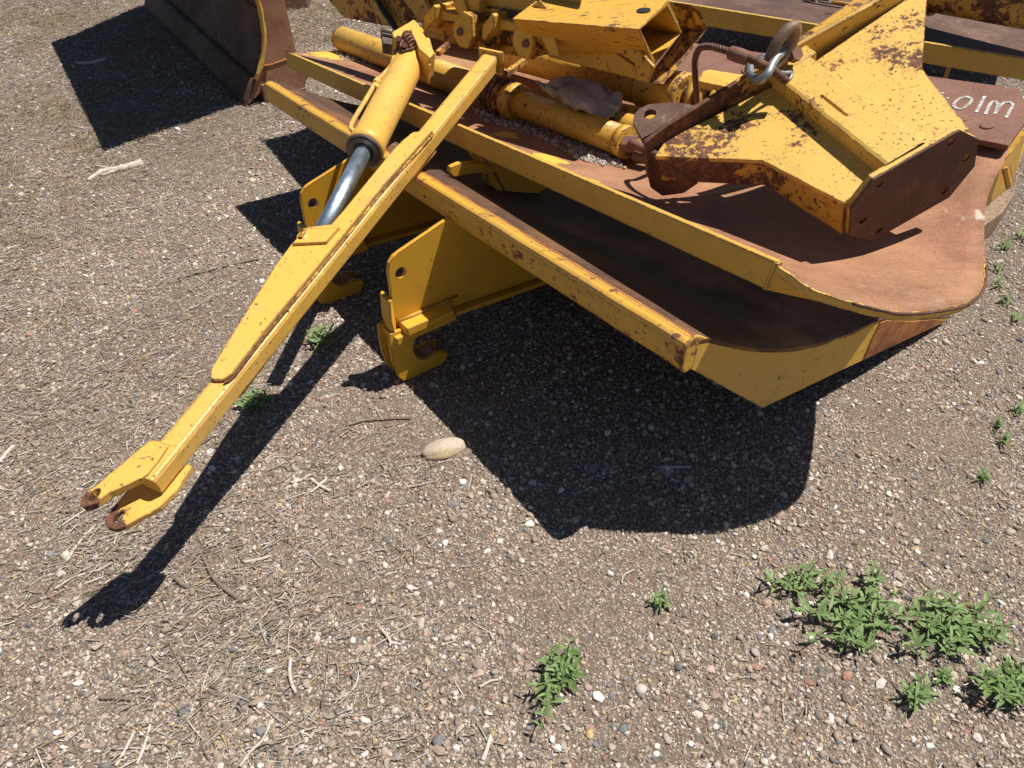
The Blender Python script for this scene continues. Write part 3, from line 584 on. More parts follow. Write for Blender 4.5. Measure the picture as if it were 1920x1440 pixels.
# ================================================================ LIFTING ADAPTER
DO = np.array([.909, 1.519, .80]); Da = Vector((-.42384723, .89167861, .15894271)); Db = Vector((-.86030214, -.34145926, -.3785311)); Dn = Vector((-.28325563, -.29717812, .91183958))
DN0 = Vector(DO)+Da*.09
def dl(s_, w_, c_=0.): return DN0+Da*s_+Db*w_+Dn*c_
ad = thing('lifting_adapter', 'heavy yellow and rust A-shaped steel coupler with octagonal bolt plate, resting in the upper plow', 'coupler', (.8, 1.8, .6))
octo = [(.149, -.018), (.097, .036), (-.122, .030), (-.186, -.040), (-.200, -.135), (-.145, -.202), (.069, -.195), (.143, -.118)]
holes = [circ(x, y, r_, 16) for x, y, r_ in ((.110, -.088, .0105), (.057, -.163, .0105), (.078, .008, .009), (-.104, .008, .0105), (-.166, -.083, .0105), (-.125, -.162, .0105))]
mb = MB(); mb.plate([p for p in octo], holes, DN0-Da*.011, Db, Dn, -Da*.005); mb.build('bolt_plate', M['rust_dark'], ad, .002)
mb = MB(); inn = [(a, b) for a, b in octo]; mb.plate(inn, [[(x_, y_) for x_, y_ in h_] for h_ in holes], DN0-Da*.0108, Db, Dn, Da*.014); mb.build('backing_or_shade_plate', M['paint_worn'], ad, .0015)
# wings
def wing(pts, name, mat, t=.012):
    mb = MB(); mb.prism([dl(*p) for p in pts], -Dn*t); return mb.build(name, mat, ad, .0015)
# left wing (fan so that its near corner can drop)
wl = [(.006, .02, 0), (.004, .10, 0), (-.004, .160, 0), (.216, .215, 0), (.402, .398, 0), (.428, .352, 0), (.40, .03, 0), (.05, .01, 0)]
mb = MB(); mb.prism([dl(*p) for p in wl], -Dn*.012); mb.build('wing', M['paint_worn'], ad)
wr = [(.006, -.02, 0), (.004, -.10, 0), (-.004, -.160, 0), (.208, -.218, 0), (.405, -.398, 0), (.425, -.352, 0), (.40, -.05, 0), (.05, -.05, 0)]
mb = MB(); mb.prism([dl(*p) for p in wr], -Dn*.012); mb.build('wing', M['paint_worn'], ad)
# central square tube with a slot
rw0, rw1, rt = .058, -.046, .040
mb = MB(); s0, s1 = .0, .40
sx = [s0, .17, .262, s1]; wy = [rw1+.010, .018, .024, rw0-.010]
def rp_(i, j, c=rt): return dl(sx[i], wy[j], c)
vs = [rp_(i, j) for i in range(4) for j in range(4)]; fs = [(i*4+j, i*4+j+1, (i+1)*4+j+1, (i+1)*4+j) for i in range(3) for j in range(3) if not (i == 1 and j == 1)]
o_ = len(vs); vs += [dl(sx[i], wy[j], rt-.02) for i, j in ((1, 1), (1, 2), (2, 2), (2, 1))]; fs += [(5, 6, o_+1, o_), (6, 10, o_+2, o_+1), (10, 9, o_+3, o_+2), (9, 5, o_, o_+3)]
mb.add(vs, fs)
for sgn, wedge in ((1, rw0), (-1, rw1)):
    prf = [(wedge-sgn*.010, rt), (wedge-sgn*.003, rt-.003), (wedge, rt-.010), (wedge, -.002)]
    vs = [dl(s_, a_, c_) for s_ in (s0, s1) for a_, c_ in prf]; mb.add(vs, [(k, k+1, k+5, k+4) for k in range(3)], False)
mb.add([dl(s1, rw0, -.002), dl(s1, rw0-.003, rt-.003), dl(s1, rw0-.01, rt), dl(s1, rw1+.01, rt), dl(s1, rw1+.003, rt-.003), dl(s1, rw1, -.002)], [(0, 1, 2, 3, 4, 5)])
mb.build('spine_tube', M['paint_worn'], ad)
# skirts below the wings' outer edges and underside plate
def skirt(pts, dep, mat, t=.012):
    mb = MB(); vs = [dl(*p) for p in pts]; n_ = len(vs); ds = dep if hasattr(dep, '__len__') else [dep]*n_
    ctr = dl(.2, 0)
    inn_ = [v+(ctr-v).normalized()*t for v in vs]
    top_ = [v-Dn*.0125 for v in vs]; bot = [v-Dn*d_ for v, d_ in zip(vs, ds)]; ti = [v-Dn*.0125 for v in inn_]; bi = [v-Dn*d_ for v, d_ in zip(inn_, ds)]
    A = top_+bot+bi+ti; f_ = []
    for i in range(n_-1): f_ += [(i, i+1, n_+i+1, n_+i), (n_+i, n_+i+1, 2*n_+i+1, 2*n_+i), (2*n_+i, 2*n_+i+1, 3*n_+i+1, 3*n_+i), (3*n_+i, 3*n_+i+1, i+1, i)]
    f_ += [(0, n_, 2*n_, 3*n_), (n_-1, 2*n_-1, 3*n_-1, 4*n_-1)]
    mb.add(A, f_); mb.build('side_skirt', mat, ad)
skirt([(-.004, .155, 0), (.216, .209, 0), (.400, .392, 0)], [.115, .09, .09], M['paint_rusty'])
skirt([(-.004, -.155, 0), (.208, -.212, 0), (.402, -.392, 0)], [.115, .09, .09], M['paint_rusty'])
wing([(.02, .12, -.10), (.216, .195, -.075), (.40, .37, -.075), (.40, -.37, -.075), (.21, -.20, -.075), (.02, -.16, -.10)], 'bottom_plate', M['rust_dark'])
wing([(.006, .13, -.10), (.20, .19, -.085), (.05, .05, -.14), (.006, .06, -.17)], 'gusset', M['paint_rusty'])
# rear cross flange (stands proud of the wings) and lug
mb = MB(); mb.prism([dl(.428, .415, -.09), dl(.428, .405, .030), dl(.428, .35, .042), dl(.428, .02, .052), dl(.428, -.30, .042), dl(.428, -.42, .03), dl(.428, -.42, -.09)], Da*.013); mb.build('rear_flange', M['paint_flange_rust'], ad, .002)
mb = MB(); lugp = [(.452, .402), (.452, .24), (.50, .27), (.545, .325), (.548, .352), (.54, .372), (.52, .388)]
mb.plate(lugp, [circ(.512, .342, .0165)], DN0+Dn*.026, Da, Db, -Dn*.018); mb.build('lug', M['rust_blade'], ad, .003)
mb = MB(); mb.prism([dl(.40, .388, -.005), dl(.452, .41, .0), dl(.452, .405, -.150), dl(.42, .39, -.168), dl(.36, .36, -.13), dl(.33, .34, -.09)], -Db*.014); mb.build('tip_plate', M['rust_dark'], ad, .002)
mb = MB(); mb.prism([dl(.385, .055, .002), dl(.428, .055, .002), dl(.428, -.06, .002), dl(.385, -.06, .002)], Dn*.040); mb.build('spine_cap', M['paint_worn'], ad, .004)
# flange standing along the back right
mb = MB(); mb.prism([dl(.452, -.02, .03), dl(.452, -.36, .03), dl(.50, -.36, .03), dl(.468, -.02, .03)], -Dn*.012); mb.build('rear_ledge', M['paint_rusty'], ad, .002)
# shackle, ring and wire sling
sh = thing('shackle', 'galvanised bow shackle at the top of the yellow coupler, holding the wire sling', 'shackle', P(1440, 120, 0.908))
c = P(1436, 118, 0.923); 
ly = (P(1490, 106, 0.933)-P(1415, 140, 0.878)).normalized()
pts = [P(1487, 101, 0.943), P(1468, 98, 0.938), P(1450, 110, 0.933), P(1428, 122, 0.918), P(1411, 136, 0.903), P(1410, 148, 0.893), P(1424, 151, 0.888), P(1442, 143, 0.898), P(1452, 128, 0.913), P(1462, 112, 0.928), P(1475, 98, 0.943)]
pts = [(1470, 95, 0.950), (1456, 108, 0.943), (1447, 122, 0.933), (1438, 140, 0.918), (1424, 150, 0.903), (1409, 142, 0.898), (1407, 128, 0.903), (1420, 114, 0.913), (1436, 108, 0.923), (1452, 112, 0.918)]
mb = MB(); mb.tube(catmull([tuple(P(*p)) for p in pts], 60), .0105, 14)
mb.build('bow', M['galv'], sh)
mb = MB(); mb.tube([P(1458, 114, 0.903), P(1481, 105, 0.933), P(1494, 99, 0.943)], [.010, .010, .010], 12); mb.tube([P(1484, 106, 0.933), P(1496, 100, 0.946)], .017, 6, smooth=False); mb.build('pin', M['rust_plate'], sh)
mb = MB(); pts = [(1424, 108, 0.928), (1440, 119, 0.928), (1452, 132, 0.918), (1468, 137, 0.908), (1484, 138, 0.903), (1478, 150, 0.893), (1462, 146, 0.893), (1444, 132, 0.898)]
mb.tube(catmull([tuple(P(*p)) for p in pts], 50), [.005+.001*math.sin(i*.3) for i in range(50)], 8); mb.build('thimble', M['galv'], sh)
rg = MB(); cc = P(1467, 88, .962); ex = (P(1482, 62, .975)-P(1452, 112, .915)).normalized(); ey = (P(1495, 92, .93)-P(1441, 84, .96)).normalized(); ey = (ey-ex*ey.dot(ex)).normalized()
pts = [cc+ex*.049*math.cos(t)+ey*.027*math.sin(t) for t in np.linspace(0, 2*math.pi, 41)]
rg.tube(pts, .0135, 16, cap=False); o = rg.build('chain_link', M['link']); tag(o, 'thick worn oval chain link hooked through the shackle', 'chain link')
def rope(mb, path, r, n=110, strands=6, turns=14, sr=.42):
    C = [Vector(p) for p in catmull([tuple(p) for p in path], n)]; u = (C[1]-C[0]).orthogonal().normalized(); fr = []
    for i in range(n):
        d = (C[min(i+1, n-1)]-C[max(i-1, 0)]).normalized(); u = (u-d*u.dot(d)).normalized(); fr.append((u.copy(), d.cross(u)))
    for k in range(strands):
        mb.tube([C[i]+(fr[i][0]*math.cos(k*2*math.pi/strands+turns*2*math.pi*i/n)+fr[i][1]*math.sin(k*2*math.pi/strands+turns*2*math.pi*i/n))*r*.66 for i in range(n)], r*sr, 6)
sl = thing('wire_sling', 'rusty twisted wire rope sling with crimped ferrule looping over the pipes', 'wire rope', P(1380, 130, 0.785))
mb = MB(); rope(mb, [P(1474, 152, 0.900), P(1462, 142, 0.910), P(1446, 130, 0.925), P(1420, 116, 0.940), P(1402, 108, 0.940)], .0095, 90, 6, 5); mb.build('rope', M['rust_rope'], sl)
mb = MB(); rope(mb, [P(1368, 97, 0.940), P(1345, 90, 0.935), P(1327, 87, 0.925), P(1312, 91, 0.905), P(1304, 108, 0.875), P(1303, 135, 0.835), P(1305, 165, 0.775), P(1307, 195, 0.715), P(1309, 215, 0.665)], .0085, 150, 5, 8); mb.build('rope', M['rust_rope'], sl)
mb = MB(); f0, f1 = P(1403, 110, 0.940), P(1367, 98, 0.940); mb.tube([f0, f0.lerp(f1, .1), f0.lerp(f1, .5), f0.lerp(f1, .9), f1], [.011, .0165, .0175, .0165, .011], 16); mb.build('ferrule', M['rust_plate'], sl)
mb = MB(); mb.tube(catmull([tuple(P(*p)) for p in ((1400, 118, 0.930), (1398, 128, 0.915), (1396, 136, 0.905), (1392, 137, 0.905), (1390, 132, 0.910))], 16), .002, 6); mb.build('wire_end', M['rust_rope'], sl)
# ================================================================ PIPES AND LOOSE PARTS IN THE TROUGH
lr = thing('ram_assembly', 'long scratched yellow ram with ribbed collar lying along the upper plow trough', 'hydraulic cylinder', onU(900, 180))
a, b = P(640, 72, .40), P(1178, 268, .575); a.z += 0; dd = (b-a).normalized(); LL = (b-a).length
def tt(px):  # parameter along the ram for a picture column
    best = min(np.linspace(0, 1, 400), key=lambda t: abs(projv(np.array(a.lerp(b, t)))[0]-px)); return best
def ap(px): return a.lerp(b, tt(px))
mb = MB(); mb.tube([a, a+dd*.02, ap(905)], [.045, .053, .053], 36); mb.build('barrel', M['paint_frame'], lr)
mb = MB(); mb.tube([a-dd*.03, a-dd*.0], [.035, .05], 20); mb.build('end_cap', M['paint_rusty'], lr)
mb = MB(); mb.tube([ap(895), ap(965)], .055, 30)
for px in np.linspace(905, 950, 6): c = ap(px); mb.tube([c-dd*.008, c-dd*.004, c+dd*.004, c+dd*.008], [.058, .068, .068, .058], 30)
mb.build('ribbed_collar', M['paint_rusty'], lr)
mb = MB(); c = ap(966); mb.tube([c-dd*.03, c-dd*.02, c+dd*.02, c+dd*.028], [.052, .063, .063, .053], 34); mb.build('gland_ring', M['paint_frame'], lr)
mb = MB(); mb.tube([ap(968), b-dd*.03], .045, 36); mb.tube([b-dd*.03, b], [.049, .049], 30); mb.build('sleeve', M['paint_frame'], lr)
mb = MB(); c = b+dd*.0; mb.tube([c-dd*.0+Vector((-.02, 0, .0)), c+Vector((.022, -.01, 0))], .028, 6, smooth=False); mb.build('hex_nut', M['rust_plate'], lr, .002)
for s_a, s_b in ((P(1180, 268, .585), P(1224, 284, .58)), (P(1188, 292, .545), P(1226, 303, .545))):
    mb = MB(); mb.tube([s_a, s_b], .015, 14); mb.build('bolt', M['rust_plate'], lr)
mb = MB(); mb.prism([P(1184, 258, .59), P(1190, 248, .60), P(1214, 243, .60), P(1220, 262, .58), P(1210, 300, .53), P(1180, 300, .53)], Vector((.005, .03, 0))); mb.build('clevis', M['paint_rusty'], lr, .003)
# second ram with coil spring
sr_ = thing('trip_spring_ram', 'shorter thick yellow ram ending in a coil spring, behind the long ram', 'hydraulic cylinder', onU(1200, 150))
a2_, b2_ = P(925, 91, .515), P(1420, 215, .665); d2 = (b2_-a2_).normalized()
def ap2(px):
    t = min(np.linspace(0, 1, 300), key=lambda t: abs(projv(np.array(a2_.lerp(b2_, t)))[0]-px)); return a2_.lerp(b2_, t)
mb = MB(); mb.tube([a2_, ap2(1215)], .060, 32); mb.build('barrel', M['paint_frame'], sr_)
mb = MB(); mb.tube([ap2(1213), ap2(1285), ap2(1290)], [.071, .071, .066], 40); mb.build('collar', M['paint_frame'], sr_)
mb = MB(); c0_, c1_ = ap2(1296), ap2(1400); nt = 5; u = d2.orthogonal().normalized(); v = d2.cross(u)
mb.tube([c0_.lerp(c1_, t)+(u*math.cos(nt*2*math.pi*t)+v*math.sin(nt*2*math.pi*t))*.056 for t in np.linspace(0, 1, 120)], .013, 10); mb.build('coil_spring', M['paint_frame'], sr_)
mb = MB(); mb.tube([ap2(1288), ap2(1412)], .034, 20); mb.build('inner_rod', M['rust_dark'], sr_)
# yellow flat bar over the spring
q = [P(1309, 152, .715), P(1318, 133, .73), P(1330, 130, .73), P(1445, 148, .74), P(1445, 182, .73), P(1400, 171, .725)]
mb = MB(); mb.prism(q, Vector((0, 0, -.022))); fb = mb.build('flat_bar', M['paint'], None, .002); tag(fb, 'clean yellow flat bar lying over the coil spring, faint stamped letters', 'steel bar')
mb = MB()
def tstroke(pts):
    for (x0, y0), (x1, y1) in zip(pts[:-1], pts[1:]):
        A_, B_ = P(x0, y0, .8345+.0), P(x1, y1, .8345); nz = (q[1]-q[0]).cross(q[3]-q[2]).normalized(); nz = nz if nz.z > 0 else -nz
        A_ = PP(x0, y0, q[2]+nz*.0012, nz); B_ = PP(x1, y1, q[2]+nz*.0012, nz); d_ = (B_-A_).normalized(); r_ = d_.cross(nz)*.0016; mb.add([A_-r_, A_+r_, B_+r_, B_-r_], [(0, 1, 2, 3)])
for k_, ch in enumerate('0P90H'):
    ox = 1356+k_*4.9; oy = 144.2+k_*.95
    G_ = {'0': [(0, 0), (3, .5), (3, 5), (0, 4.5), (0, 0)], 'P': [(0, 4.5), (0, 0), (3, .5), (3, 3), (0, 2.5)], '9': [(3, 5), (3, .5), (0, 0), (0, 2.5), (3, 3)], 'H': [(0, 0), (0, 4.5), (0, 2.2), (3, 2.7), (3, .5), (3, 5)]}[ch]
    tstroke([(ox+a_, oy+b_) for a_, b_ in G_])
tm = mb.build('stamped_letters', M['rust_dark'], None)
tm.parent = fb; tm.location = tm.location-fb.location
# perforated square stub
pt_ = thing('perforated_stub', 'short yellow square tube with a row of holes, between cloth scrap and coupler lug', 'square tube', onU(1190, 220))
q = [P(1140, 214, .57), P(1160, 192, .59), P(1240, 208, .61), P(1228, 240, .59)]
nq = (q[1]-q[0]).cross(q[3]-q[0]).normalized(); nq = nq if nq.z > 0 else -nq
Xq = (q[3]-q[0]).normalized(); Yq = nq.cross(Xq); Yq = Yq if Yq.dot(q[1]-q[0]) > 0 else -Yq
o2 = [((p-q[0]).dot(Xq), (p-q[0]).dot(Yq)) for p in q]; hs = []
for hx_, hy_ in ((1172, 204), (1192, 208), (1214, 213)):
    p = PP(hx_, hy_, q[0], nq)-q[0]; hs.append(circ(p.dot(Xq), p.dot(Yq), .010, 14))
mb = MB(); mb.plate(o2, hs, q[0], Xq, Yq, -nq*.008); mb.build('top_wall', M['paint_frame'], pt_, .001)
mb = MB(); mb.prism([q[0], q[3], q[3]-nq*.06, q[0]-nq*.06], Yq*.008); mb.build('side_wall', M['paint_frame'], pt_)
mb = MB(); mb.tube([P(1140, 226, .55), P(1224, 250, .575)], .038, 24); mb.build('round_core', M['paint_rusty'], pt_)
# grey cloth scrap
mb = MB()
fr_ = [(1002, 158, 0.595), (1060, 150, 0.635), (1100, 152, 0.615), (1168, 180, 0.625)]; bk = [(1012, 164, 0.605), (1065, 166, 0.650), (1110, 176, 0.635), (1165, 196, 0.625)]; md = [(1040, 182, 0.605), (1080, 194, 0.635), (1118, 200, 0.620), (1160, 206, 0.605)]; lw = [(1072, 206, 0.595), (1095, 214, 0.595), (1128, 226, 0.595), (1140, 228, 0.590)]
rows = [catmull([tuple(P(*p)) for p in r_], 22) for r_ in (fr_, bk, md, lw)]
cols = [catmull([rows[k][i] for k in range(4)], 16) for i in range(22)]
Gc = np.array(cols)
for i in range(22):
    for j in range(16):
        q_ = Vector((i*.21+j*.06, j*.24, 2)); Gc[i, j, 2] += .05*abs(mnoise.noise(q_))-.008
mb.grid(Gc, True); cl = mb.build('cloth_scrap', M['cloth']); tag(cl, 'crumpled scrap of dirty grey cloth between the two rams', 'rag')
sm = cl.modifiers.new('thickness', 'SOLIDIFY'); sm.thickness = .002
# ================================================================ PUSH FRAME LYING ACROSS THE TOP
pf = thing('push_frame', 'big yellow plow push frame with open square tube and clevis brackets, lying across the top', 'plow frame', P(1000, 90, .55))
B0_, B1_ = P(645, 33, .58), P(1213, 150, .71); BD = (B1_-B0_).normalized(); BO = Vector((BD.y, -BD.x, 0)).normalized()
if BO.y > 0: BO = -BO
FN = (BO+Vector((0, 0, .06))).normalized()
def F(x, y, out=0.): return PP(x, y, B1_+BO*out, FN)
def slab(pts, out, t, name, mat=None, bev=.003, direction=None):
    mb = MB(); mb.prism([F(x, y, out) for x, y in pts], (direction or -FN)*t); return mb.build(name, mat or M['paint_frame'], pf, bev)
slab([(560, -60), (645, 33), (740, 52), (855, 84), (870, -90)], 0., .012, 'panel', M['paint_rusty'])
slab([(862, 86), (1000, 112), (1040, -100), (872, -92)], -.02, .012, 'panel')
slab([(855, -90), (1130, -90), (1070, 40), (1045, 104), (1000, 98), (930, 78), (862, 62)], .055, .012, 'panel', M['paint_frame'])
slab([(862, 4), (1000, 26), (1000, 36), (862, 14)], .066, .01, 'weld_seam', M['paint_rusty'], .002)
slab([(645, -40), (690, -40), (736, 50), (722, 48)], .022, .02, 'rib', M['paint_rusty'])
mb = MB(); pth = [F(x, y, .035) for x, y in ((696, -30), (712, 8), (728, 34), (744, 56), (756, 72))]; mb.tube(catmull([tuple(p) for p in pth], 24), .011, 12); mb.build('hose', M['black'], pf)
slab([(720, -50), (770, -50), (812, 30), (790, 42), (770, 20)], .03, .02, 'rib')
slab([(845, -30), (862, -20), (904, 88), (894, 90), (850, 10)], .10, .012, 'gusset', None, .002)
slab([(862, -20), (900, -20), (900, 70), (902, 88)], .09, .09, 'gusset', None, .002)
slab([(862, 10), (990, 30), (990, 46), (862, 26)], .03, .03, 'rail')
# cast clevis brackets
def clevis(dx, dy, sc_=1.):
    def q(pts): return [(dx+(x-904)*sc_, dy+(y-47)*sc_) for x, y in pts]
    slab(q([(904, 47), (922, 25), (927, 30), (926, 54), (907, 78), (903, 70)]), .13, .10, 'clevis_plate', None, .003)
    slab(q([(927, 32), (977, 45), (970, 60), (925, 54)]), .10, .08, 'clevis_bridge', None, .003)
    slab(q([(962, 60), (980, 38), (998, 48), (1000, 88), (990, 113), (973, 108), (961, 86)]), .16, .014, 'clevis_plate', None, .003)
    slab(q([(980, 40), (998, 48), (1000, 90), (992, 112), (985, 100)]), .14, .12, 'clevis_plate', M['paint_rusty'], .003)
    slab(q([(925, 54), (968, 62), (962, 88), (915, 80)]), .06, .03, 'clevis_web', M['paint_rusty'], .003)
clevis(904, 47); clevis(795, 30, .95)
mb = MB(); t3 = [P(x, y, z) for x, y, z in ((900, 86, .70), (908, 72, .71), (925, 60, .715), (960, 68, .71), (950, 80, .70), (934, 92, .69), (906, 100, .685))]; mb.prism(t3, Vector((0, 0, -.018))); mb.build('tongue', M['paint_frame'], pf, .004)
mb = MB(); mb.tube([P(912, 90, .705), P(926, 66, .735)], [.012, .010], 12); mb.tube([P(907, 95, .70), P(915, 84, .72)], .015, 10); mb.build('pin', M['paint_rusty'], pf)
for bx_, by_ in ((985, 82), (862, 60)):
    mb = MB(); mb.tube([F(bx_, by_, .15), F(bx_, by_, .17)], .013, 6, smooth=False); mb.build('bolt', M['rust_plate'], pf)
for s_a, s_b in ((P(985, 108, .60), P(925, 150, .58)), (P(840, 78, .56), P(820, 96, .55))):
    mb = MB(); mb.beam(s_a, s_b, (0, 0, 1), .02, .02); mb.build('strut', M['paint_rusty'], pf, .002)
# big gusset beside the square tube
slab([(985, 19), (1010, 1), (1022, 12), (1036, 60), (1052, 108), (1032, 106)], .14, .012, 'gusset', None, .003)
mb = MB(); mb.prism([F(985, 19, .142), F(1010, 0, .142), F(1066, 30, .0), F(1048, 38, .0)], Vector((0, 0, -.014))); mb.build('gusset', M['paint'], pf, .003)
mb = MB(); mb.prism([F(1010, 2, .138), F(1064, 32, .0), F(1056, 100, .0), F(1034, 60, .12)], BD*.012); mb.build('gusset', M['paint_frame'], pf, .002)
# square tube, open at its right end
TL, TR, BRr, BL = P(1198, 55, .90), P(1253, 0, .915), P(1280, 63, .765), P(1226, 124, .735)
axT = (P(1040, 42, .88)-TL).normalized(); LT = .40
mb = MB()
oc = [TL, TR, BRr, BL]; ctr = sum(oc, Vector())/4; ic = [c+(ctr-c).normalized()*.017 for c in oc]
vs = oc+ic+[c+axT*LT for c in oc]+[c+axT*LT for c in ic]
fs = [(i, (i+1) % 4, (i+1) % 4+4, i+4) for i in range(4)]+[(i, (i+1) % 4, (i+1) % 4+8, i+8) for i in range(4)]+[(i+4, (i+1) % 4+4, (i+1) % 4+12, i+12) for i in range(4)]
mb.add(vs, fs); mb.build('square_tube', M['paint_frame'], pf, .006)
hc_ = PP(1207, 21, TL, (TR-TL).cross(axT)); nT = (TR-TL).cross(axT).normalized(); nT = nT if nT.z > 0 else -nT
mb = MB(); mb.tube([hc_+nT*.0015, hc_+nT*.0035], .020, 20); mb.tube([hc_+nT*.003, hc_+nT*.004], .0195, 20); mb.build('hole_plug', M['black'], pf)
ln = P(1270, 20, .86); mb = MB(); 
mb.prism([P(1262, 6, 0.905), P(1284, 20, 0.880), P(1297, 50, 0.820), P(1290, 62, 0.805), P(1246, 120, 0.730), P(1215, 155, 0.685), P(1212, 148, 0.690), P(1238, 112, 0.735), P(1278, 60, 0.800), P(1266, 22, 0.870)], -axT*.05+Vector((0, 0, 0))); mb.build('end_bracket', M['paint_rusty'], pf, .002)
slab([(1035, 50), (1192, 88), (1226, 126), (1214, 156), (1194, 152), (1190, 120), (1110, 68), (1033, 58)], .05, .014, 'lower_plate', None, .004)
slab([(1000, 60), (1036, 56), (1112, 70), (1188, 122), (1196, 150), (1030, 108)], .035, .014, 'lower_plate', None, .002)
# ================================================================ ROW BEHIND
bp = thing('plow_moldboard', 'third plow blade behind the stack, straight yellow edge band under a heavy pipe', 'snow plow', P(1600, 60, 0), 'plow moldboards stacked in the yard')
k0, k1 = P(1180, -10, .47), P(1975, 118, .47); kd = (k1-k0).normalized(); ks = Vector((-kd.y, kd.x, 0))
mb = MB(); mb.prism([k0, k1, k1-Vector((0, 0, .085)), k0-Vector((0, 0, .085))], ks*.02); mb.build('edge_band', M['paint_flange'], bp, .004)
mb = MB(); mb.prism([k0+ks*.021-Vector((0, 0, .012)), k1+ks*.021-Vector((0, 0, .012)), k1+ks*1.5-Vector((0, 0, .05)), k0+ks*1.5-Vector((0, 0, .05))], Vector((0, 0, -.012))); mb.build('moldboard', M['rust_blade'], bp)
mb = MB(); k2, k3 = P(1560, -12, .47), P(2000, 62, .47); mb.prism([k0+ks*1.52, k1+ks*1.52, k1+ks*1.56, k0+ks*1.56], Vector((0, 0, -.09))); mb.build('rear_band', M['paint_flange'], bp, .004)
for f_ in (.1, .45, .8):
    c = k0.lerp(k1, f_)+ks*.3; mb = MB(); mb.prism([c-kd*.01-Vector((0, 0, .07)), c-kd*.01+ks*.2-Vector((0, 0, .08)), Vector((*(c+ks*.15).xy, 0)), Vector((*(c+ks*.02).xy, 0))], kd*.015); mb.build('rib', M['paint_low'], bp)
hp = thing('heavy_pipe', 'thick rust-flecked yellow pipe in the far right corner, resting on the rear plow', 'pipe', P(1850, 0, .5))
mb = MB(); pa, pb_ = P(1650, -45, .62), P(2030, 18, .66); mb.tube([pa, pb_], .105, 40); mb.build('pipe', M['paint_rusty'], hp)
mb = MB(); pd_ = (pb_-pa).normalized(); c = pa.lerp(pb_, .3); mb.tube([c, c+pd_*.03], .12, 40); mb.build('pipe_flange', M['paint_rusty'], hp, .002)
hs_ = thing('hose_coil', 'coil of grey hose hanging at the top edge above the rear plow', 'hose', P(1570, 10, .5))
for i, (x, y, rx, rz, z) in enumerate(((1572, -10, .13, .10, .50), (1590, -22, .12, .11, .52))):
    c = P(x, y, z); mb = MB()
    mb.tube([c+kd*rx*math.cos(t)+Vector((0, .2*rz*math.sin(t), rz*math.sin(t)))+ks*.01*t for t in np.linspace(0, 5.8, 50)], .011, 12); mb.build('hose', M['hose'], hs_)
mb = MB(); mb.tube([P(1560, 4, .5), P(1622, 12, .5)], .007, 8); mb.build('metal_rod', M['paint_low'], hs_)
# timber under the right end
tb = MB(); t0 = [P(1847, 384, .12), P(1893, 352, .12), P(1900, 362, .12), P(1876, 398, .12), P(1847, 420, .12)]
tb.prism([P(1780, 425, .10), P(1893, 352, .10), P(1902, 365, .10), P(1880, 398, .10), P(1800, 455, .10)], Vector((0, 0, -.095))); o = tb.build('timber', M['plank'], None, .004); tag(o, 'weathered brown timber propping the right end of the plow stack', 'timber')
# ================================================================ BLADE AT UPPER LEFT
G0, G1 = P(465, 200, 0), P(275, 15, 0); be = (G1-G0).normalized(); bp_ = Vector((-be.y, be.x, 0))
if bp_.y > 0: bp_ = -bp_
bl = thing('dozer_blade', 'tall rusty brown curved blade standing on its cutting edge at the upper left', 'blade', (G0+G1)/2)
G1e = G0+(G1-G0)*1.0
def T_(s_, z): S_ = P(*s_, 0); return Vector((S_.x+SUN.x*z/SUN.z, S_.y+SUN.y*z/SUN.z, z))
T0, T1 = T_((192, 284), 1.08), T_((95, 80), 1.08)
prb = [(-.071, .127), (-.098, .165), (-.125, .217), (-.148, .28), (-.161, .338), (-.164, .436), (-.155, .50), (-.10, .67), (.02, .85), (.16, .98)]
def bcol(Gx, Tx):
    r = [Gx+bp_*a+Vector((0, 0, z)) for a, z in prb]; d = Tx-(Gx+bp_*.30+Vector((0, 0, 1.05)))
    r = [p+d*max(0, (p.z-.40)/.65)**1.6*1. for p in r]; return catmull([tuple(p) for p in r+[Tx]], 34)
c0, c1 = bcol(G0, T0), bcol(G1e, T1); BG = np.array([c0*(1-u)+c1*u for u in np.linspace(0, 1, 14)])
th = np.zeros_like(BG); th[..., 0] = -bp_.x*.012; th[..., 1] = -bp_.y*.012
mb = MB(); mb.grid(BG, True, th); mb.build('moldboard', M['rust_blade'], bl)
mb = MB(); cs = [(0.004, 0), (-.012, .035), (-.040, .085), (-.066, .131)]
Gc2 = np.array([[tuple(G0.lerp(G1e, u)+bp_*(a+.016)+Vector((0, 0, z))) for a, z in cs] for u in (0, .33, .66, 1)]); th = np.zeros_like(Gc2); th[..., 0] = -bp_.x*.02; th[..., 1] = -bp_.y*.02
mb.grid(Gc2, True, th); mb.build('cutting_edge', M['rust_blade'], bl)
mb = MB(); seam = [(Vector(c0[k])*1).lerp(Vector(c1[k]), 0)+bp_*.004 for k in (9,)]
mb.tube([Vector(c0[9])+bp_*.003, Vector(c1[9])+bp_*.003], .005, 8); mb.build('weld_seam', M['rust_dark'], bl)
epl = [(-.004, .012)]+[(a-.002, z) for a, z in prb[:7]]+[(-.10, .60), (-.20, .62), (-.281, .50), (-.286, .40), (-.294, .263), (-.305, .19)]
mb = MB(); mb.plate(epl, [], G0-be*.004, bp_, (0, 0, 1), be*.012)
mb.build('end_plate', M['rust_plow'], bl, .002)
mb = MB(); mb.plate([(-.10, .072), (-.135, .175), (-.30, .20), (-.345, .085), (-.33, .075), (-.31, .03), (-.12, .02)], [], G0-be*.012, bp_, (0, 0, 1), be*.03); mb.build('skid_plate', M['rust_plow'], bl, .003)
mb = MB(); mb.tube([G0-be*.010+bp_*a+Vector((0, 0, z)) for a, z in ((-.112, .185), (-.16, .182), (-.22, .19), (-.30, .205))], .006, 8); mb.build('weld_seam', M['rust_orange'], bl)
